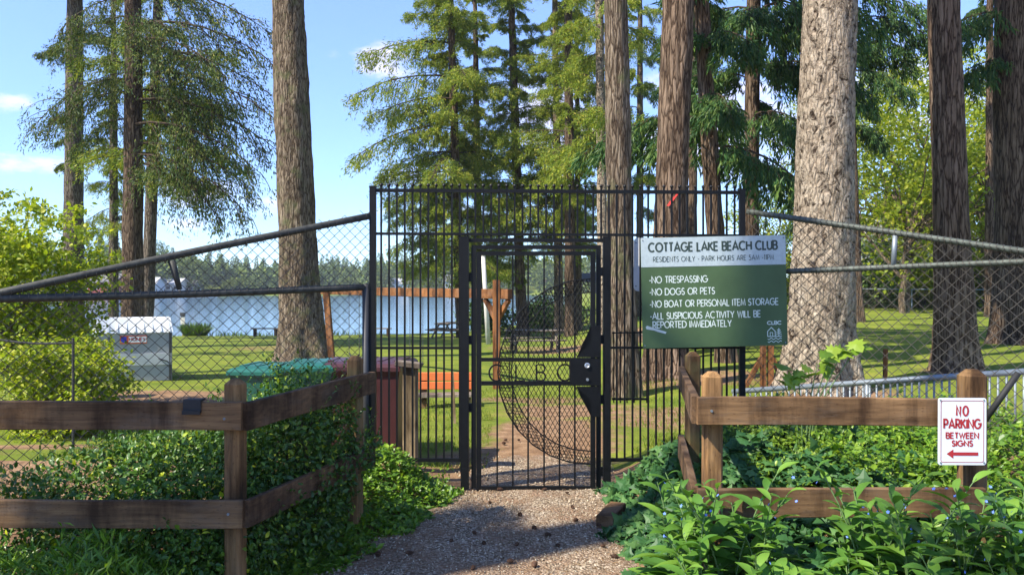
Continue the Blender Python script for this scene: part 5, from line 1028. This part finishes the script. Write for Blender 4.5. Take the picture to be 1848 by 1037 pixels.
# sprigs sticking out of the shrub
for q in range(220):
    b = bl[rg.integers(0, len(bl))]; u = rv(1, rg)[0]; u[2] = abs(u[2]); p0 = np.array(b[:3]) + u * np.array(b[3:6]); d = u * .6 + np.array([0, 0, .6]) + rg.normal(0, .3, 3); d /= np.linalg.norm(d); L = rg.uniform(.08, .22); m = 14
    s = np.linspace(.1, 1, m); Pn = p0 + np.outer(s * L, d); D = rv(m, rg) + d * .6; ls = .03 * rg.uniform(.6, 1.1, m); scatter(mb, LEAF_OVATE_T[0], LEAF_OVATE_T[1], Pn, frames(D, rv(m, rg) * .5 + (0, 0, 1)), ls)
rel(mb.build('leaves', M['shrub'], t), t.location); mb = MB(); stems_to(mb, rg, [(-1.9, 4.9, 0), (-1.5, 5.0, 0), (-2.4, 4.9, 0), (-1.3, 5.3, 0)], bl, 6); rel(mb.build('stems', M['twig'], t, True), t.location)
# bright low ground cover between the fence and the gate, left of the path
def carpet(name, label, cat, mat, region, n, size, tmpl, hfun, seed, wmul=1.0, up=.9, sprigs=0, hang=0.0):
    rng = np.random.default_rng(seed); mb = MB(); x0, x1, y0, y1 = region; x = rng.uniform(x0, x1, n); y = rng.uniform(y0, y1, n); h = hfun(x, y); ok = h > .015; x, y, h = x[ok], y[ok], h[ok]; m = len(x)
    lump = .72 + .28 * np.sin(x * 9.1 + np.sin(y * 7)) * np.sin(y * 8.3 + np.sin(x * 5)); z = gz(x, y) + h * lump * (1 - .65 * rng.uniform(0, 1, m) ** 2.2)
    D = rv(m, rng) * np.array([1, 1, .5]) + np.array([0, 0, .15 + hang]); Nn = np.array([0, -.25, up]) + rv(m, rng) * .5; ls = size * rng.uniform(.4, 1.55, m)
    scatter(mb, tmpl[0], tmpl[1], np.stack([x, y, z], 1), frames(D, Nn), np.stack([ls, ls * wmul, ls], 1))
    for q in range(sprigs):
        i = rng.integers(0, m); p0 = np.array([x[i], y[i], gz1(x[i], y[i]) + h[i] * .6]); d = rng.normal(0, .35, 3); d[2] = 1; d /= np.linalg.norm(d); L = rng.uniform(.08, .26); k = 9; s = np.linspace(.15, 1, k)
        scatter(mb, tmpl[0], tmpl[1], p0 + np.outer(s * L, d), frames(rv(k, rng) + d * .3, np.array([0, 0, 1.]) + rv(k, rng) * .4), size * rng.uniform(.6, 1.0, k))
    o = mb.build(name, M[mat]); put(o, label, cat, kind='stuff'); return o
def dedge(x, y): return path_left(y) - x + .07 + .10 * np.sin(y * 6.3) * np.sin(y * 2.7 + 1) + .05 * np.sin(y * 17)
carpet('ground_cover', 'bright green small-leaved ground cover between the left fence and the path', 'ground cover', 'cover', (-1.75, -.25, 4.3, 7.0), 21000, .046, LEAF_OVATE_T,
       lambda x, y: np.clip(sm(-.06, .30, dedge(x, y)) * (.10 + .24 * sm(.1, .7, dedge(x, y)) * sm(5.2, 6.2, y) + .05 * np.sin(x * 6 + y * 3)) * sm(7.0, 6.6, y) * np.where(y < 5.6, .75, 1.), 0, 1), 61, 1.15, .9, 160)
carpet('grass', 'tangled grass and weeds under the left wooden fence', 'grass', 'cover', (-3.2, -1.2, 3.1, 4.5), 9000, .085, ([(0, 0, 0), (.5, -.10, .1), (1, 0, 0), (.5, .10, .1)], [[0, 1, 2, 3]]),
       lambda x, y: np.clip(.22 * sm(.0, .5, dedge(x, y)) + .08 * np.sin(x * 5), .05, 1) * sm(-.1, .2, dedge(x, y)), 62, .6, .2, 60, .6)
# right bank: ivy and periwinkle
def redge(x, y): return x - path_right(y) + .08 * np.sin(y * 5.7 + 1) + .05 * np.sin(y * 15)
carpet('ivy', 'dark green ivy covering the bank right of the path', 'ivy', 'ivy', (.55, 2.6, 2.7, 7.0), 15000, .068, LEAF_IVY,
       lambda x, y: np.clip(sm(-.08, .25, redge(x, y)) * (.10 + .20 * sm(.1, .6, redge(x, y)) + .05 * np.sin(x * 7 + y * 4)) * sm(7.05, 6.6, y), 0, 1), 63, 1.0, .75, 0, -.1)
carpet('ground_cover', 'sunlit yellow-green periwinkle patch behind the right wooden fence', 'ground cover', 'cover_bright', (1.15, 3.4, 4.45, 6.8), 16000, .042, LEAF_OVATE_T,
       lambda x, y: np.clip(sm(1.2, 1.6, x) * (.30 + .08 * np.sin(x * 5 + y * 3)) * sm(4.4, 4.8, y) * sm(6.9, 6.4, y), 0, 1), 64, 1.1, .9, 220)
carpet('ground_cover', 'leafy green undergrowth with small white flowers right of the no parking sign', 'ground cover', 'cover', (2.05, 4.2, 3.4, 6.6), 9000, .055, LEAF_OVATE_T,
       lambda x, y: np.clip(.42 + .1 * np.sin(x * 4 + y * 5), 0, 1), 65, 1.1, .8, 160)
# lawn blades near the gate
def blades(name, label, region, n, hgt, seed, mat='grass', cond=None):
    rng = np.random.default_rng(seed); x = rng.uniform(region[0], region[1], n); y = region[2] + (region[3] - region[2]) * rng.uniform(0, 1, n) ** 1.3; k = mnoise; keep = np.array([mnoise.noise((a * 1.3, b * 1.3, 3.0)) > -.12 for a, b in zip(x, y)])
    if cond is not None: keep &= cond(x, y)
    x, y = x[keep], y[keep]; m = len(x); D = np.array([0, 0, 1.]) + rng.normal(0, .35, (m, 3)); ls = hgt * rng.uniform(.5, 1.3, m)
    mb = MB(); scatter(mb, [(0, -.07, 0), (0, .07, 0), (.55, 0.05, .04), (1, 0, .16)], [[0, 1, 2, 3]], np.stack([x, y, gz(x, y)], 1), frames(D, rv(m, rng)), ls)
    put(mb.build(name, M[mat]), label, 'grass', kind='stuff')
blades('grass', 'sunlit lawn grass inside the gate', (-4.5, 4.5, 7.6, 15), 42000, .055, 66, 'grass', lambda x, y: ~((np.abs(x - .5) < .75) & (y < 12.5)) | (y > 13))
blades('shore_grass', 'taller grass along the near lake edge', (-26, 0, 41, 46.5), 9000, .35, 67, 'lake_grass', lambda x, y: (y > np.interp(x / y, NEAR_A, NEAR_Y) - 1.8) & (y < np.interp(x / y, NEAR_A, NEAR_Y) + .6))
leafy = thing('grass_clump', 'round tuft of tall green shore grass beside the thin shore post', 'plant', on_ground(353, 43)); m = 700; a = rg.uniform(0, 6.28, m); D = np.stack([np.cos(a) * rg.uniform(.1, .9, m), np.sin(a) * rg.uniform(.1, .9, m), np.ones(m)], 1); mb = MB(); v, f = blade_template(4, .03, .5); scatter(mb, v, f, np.stack([np.cos(a), np.sin(a), np.zeros(m)], 1) * (rg.uniform(0, .45, m) ** .7)[:, None], frames(D, rv(m, rg)), rg.uniform(.45, .85, m)); mb.build('blades', M['lake_grass'], leafy)

# flowering plants in front of the right fence
BL_BIG = blade_template(6, .20, .80); BL_UP = blade_template(6, .165, .62)
def alkanet(seed, h, nst):
    rng = np.random.default_rng(seed); t = thing('flowering_plant', '', 'plant'); st, lf, fl = MB(), MB(), MB()
    nb = 11; a = rng.uniform(0, 6.28, nb); D = np.stack([np.cos(a), np.sin(a), rng.uniform(.25, .9, nb)], 1); Pn = np.stack([np.cos(a) * .03, np.sin(a) * .03, rng.uniform(.02, .14, nb)], 1); ls = rng.uniform(.20, .34, nb)
    scatter(lf, BL_BIG[0], BL_BIG[1], Pn, frames(D, np.tile([0, 0, 1.], (nb, 1)) + rv(nb, rng) * .25), np.stack([ls, ls * .95, ls], 1))
    for s in range(nst):
        a0 = rng.uniform(0, 6.28); hh = h * rng.uniform(.7, 1.05); top = np.array([math.cos(a0) * hh * rng.uniform(.1, .38), math.sin(a0) * hh * rng.uniform(.1, .38), hh]); m = 8; u = np.linspace(0, 1, m)[:, None]
        pts = top * u + np.array([0, 0, 1.]) * np.sin(u * 3.14) * .05 * hh - np.array([math.cos(a0), math.sin(a0), 0]) * np.sin(u * 3.14) * .06 * hh; st.tube(pts, np.linspace(.0055, .0025, m), 5, False)
        k = int(7 + hh * 10); uu = np.linspace(.12, .97, k); pp = np.stack([np.interp(uu, u[:, 0], pts[:, i]) for i in range(3)], 1); aa = a0 + np.arange(k) * 2.4 + rng.uniform(-.3, .3, k)
        D = np.stack([np.cos(aa), np.sin(aa), .25 + uu * .75], 1); ls = (.235 - .125 * uu) * rng.uniform(.5, 1.3, k) * (1.0 if h > .4 else .8)
        scatter(lf, BL_UP[0], BL_UP[1], pp, frames(D, np.tile([0, 0, 1.], (k, 1)) + rv(k, rng) * .3), np.stack([ls, ls * 1.05, ls], 1))
        for q in range(rng.integers(0, 4) if h > .55 and s else int(s == 0)):
            c = pts[-1] + rng.normal(0, .028, 3) - np.array([0, 0, .02]); nn = rv(1, rng)[0]; nn[2] = abs(nn[2]); nn[1] -= .8; nn /= np.linalg.norm(nn); e1 = np.cross(nn, [0, 0, 1.]); e1 /= np.linalg.norm(e1); e2 = np.cross(nn, e1); r_ = .0088
            V = [c]; 
            for j in range(10): an = j * math.pi / 5; rr = r_ * (1.0 if j % 2 == 0 else .55); V.append(c + (e1 * math.cos(an) + e2 * math.sin(an)) * rr + nn * .002)
            fl.add(V, None, [[0, 1 + j, 1 + (j + 1) % 10] for j in range(10)])
    st.build('stems', M['stem'], t, True); lf.build('leaves', M['alk'], t, True); fl.build('flowers', M['flower'], t)
    return t
prot = [alkanet(300 + i, h, n) for i, (h, n) in enumerate(((.62, 4), (.50, 3), (.80, 4), (.42, 5), (.66, 3), (.34, 4)))]
spots = []
for x, y, k in ((.98, 4.05, 2), (1.06, 3.92, 2), (1.15, 4.06, 2), (.92, 3.78, 0), (.85, 4.25, 0), (1.12, 3.65, 1), (1.2, 3.85, 0), (.88, 3.55, 1), (1.0, 3.4, 3), (1.22, 3.6, 3), (1.15, 3.35, 5), (1.32, 3.9, 5), (1.42, 3.65, 5), (1.36, 3.4, 5), (1.5, 3.95, 5), (1.55, 3.7, 5),
                (1.66, 3.98, 1), (1.74, 3.82, 0), (1.68, 3.6, 3), (1.86, 3.98, 0), (1.84, 3.72, 2), (2.0, 3.95, 1), (1.95, 4.08, 1), (2.3, 3.7, 0), (1.72, 3.9, 2), (2.1, 3.75, 0), (2.28, 3.9, 0), (2.2, 3.6, 1), (1.9, 3.5, 1), (2.08, 3.42, 3), (1.62, 3.38, 5), (1.85, 3.25, 5), (2.05, 3.22, 5), (2.35, 3.45, 1), (.80, 3.9, 5), (.95, 3.2, 5), (1.78, 4.1, 1), (2.42, 3.75, 0), (1.3, 3.2, 5), (1.6, 3.2, 5), (2.5, 3.95, 4), (2.15, 4.05, 1)): spots.append((x, y, k))
used = set()
for i, (x, y, k) in enumerate(spots):
    o = prot[k] if k not in used else copy_tree(prot[k]); used.add(k); o.location = (x, y, gz1(x, y) + .02); s = rg.uniform(.9, 1.12); o.scale = (s, s, s); o.rotation_euler = (rg.uniform(-.08, .08), rg.uniform(-.08, .08), rg.uniform(0, 6.28))
    o["label"] = 'broad-leaved green plant with tiny blue flowers in the bed before the right wooden fence'; o["group"] = 'blue-flowering plants before the right fence'
# young maple sapling in front of the huge trunk
t = thing('sapling', 'young maple sapling with large bright leaves in front of the huge pale trunk', 'sapling', (X(1450, 5.6), 5.6, gz1(X(1450, 5.6), 5.6))); st, lf = MB(), MB(); z0 = t.location[2]
for (px, py) in ((1545, 628), (1500, 640), (1440, 668), (1475, 655), (1415, 690), (1520, 634)):
    e = P(px, py, 5.6) - np.array(t.location); st.tube([np.array([0, 0, -.05]), e * np.array([.35, 1, .6]), e], [.008, .005, .003], 5, False); m = 4; D = rv(m, rg) * np.array([1, .6, .4]) + np.array([.4, -.3, -.25]); scatter(lf, LEAF_MAPLE[0], LEAF_MAPLE[1], e + rg.normal(0, .035, (m, 3)), frames(D, np.array([0, -.5, .8]) + rv(m, rg) * .4), rg.uniform(.07, .13, m))
st.build('stem', M['stem'], t, True); lf.build('leaves', M['cover_bright'], t)
# small plant with white flowers by the sign
mb = MB(); n = 26; x = rg.uniform(2.15, 2.7, n); y = rg.uniform(3.8, 4.8, n); z = gz(x, y) + .46 + rg.uniform(-.06, .08, n)
# pine cones fallen on the path
def cone_mesh():
    mb = MB(); mb.lathe([(.002, -.028), (.011, -.024), (.0165, -.008), (.015, .010), (.009, .024), (.002, .031)], (0, 0, 0), 10); n = 60; f = (np.arange(n) + .5) / n; z = -.026 + .054 * f; r = .017 * np.sin(np.clip(f, .08, .95) * 3.0) ** .6; a = np.arange(n) * 2.4
    scatter(mb, [(0, -.5, 0), (0, .5, 0), (1, .35, .35), (1, -.35, .35)], [[0, 1, 2, 3]], np.stack([np.cos(a) * r, np.sin(a) * r, z], 1), frames(np.stack([np.cos(a), np.sin(a), np.full(n, .4)], 1), np.tile([0, 0, 1.], (n, 1))), np.full(n, .010)); return mb
co = cone_mesh().build('pine_cone', M['cone'])
pc = [(903, 887), (983, 887), (1024, 893), (884, 911), (938, 933), (743, 939), (990, 970), (857, 966), (814, 981), (738, 1003), (1088, 990), (920, 1018), (853, 1031), (964, 1025), (1006, 989), (1033, 919), (1040, 943), (1082, 953), (681, 1005), (725, 955), (760, 926), (1110, 1010), (873, 985), (932, 988), (771, 917), (681, 953), (964, 957), (912, 797), (936, 797), (910, 803)]
for i, (px, py) in enumerate(pc):
    o = co if i == 0 else co.copy()
    if i: COL.objects.link(o)
    d = CAM_H * F / (py - CY); o.location = (X(px, d), d, .024); o.rotation_euler = (1.5 + rg.uniform(-.2, .2), rg.uniform(-.3, .3), rg.uniform(0, 6.28)); s = rg.uniform(.5, .85); o.scale = (s, s, s)
    put(o, 'small brown pine cone fallen on the gravel path', 'pine cone', 'pine cones fallen on the path')

# brown needles and twigs fallen on the path and the bare soil
n = 5200; rn = np.random.default_rng(71); y = rn.uniform(4.3, 11.5, n); e = rn.uniform(0, 1, n); e = np.where(rn.uniform(0, 1, n) < .6, np.where(e < .5, e * e * 1.2, 1 - (1 - e) ** 2 * 1.2), e); x = path_left(y) + (path_right(y) - path_left(y)) * e + np.where(y > 8, rn.normal(0, .5, n), 0)
D = rv(n, rn) * np.array([1, 1, .12]); mb = MB(); scatter(mb, [(0, -.03, 0), (1, -.02, .05), (1, .02, .05), (0, .03, 0)], [[0, 1, 2, 3]], np.stack([x, y, gz(x, y) + .018], 1), frames(D, np.tile([0, 0, 1.], (n, 1)) + rv(n, rn) * .3), rn.uniform(.015, .06, n))
put(mb.build('needle_litter', mat_leaf('dry_needles', [(0, (.09, .045, .022)), (.6, (.22, .12, .055)), (1, (.38, .25, .13))], 0, .9, .1)), 'dry brown needles and twigs littering the gravel path', 'litter', kind='stuff')

# thin air: far things pale a little
hz = bpy.data.materials.new('haze'); hz.use_nodes = True; hz.node_tree.nodes.clear(); ho = hz.node_tree.nodes.new('ShaderNodeOutputMaterial'); hv = hz.node_tree.nodes.new('ShaderNodeVolumePrincipled')
hv.inputs['Color'].default_value = (.86, .92, 1, 1); hv.inputs['Density'].default_value = .00030; hz.node_tree.links.new(hv.outputs[0], ho.inputs['Volume'])
put(MB().box((0, 280, 30), (2400, 900, 76)).build('haze', hz), kind='stuff')
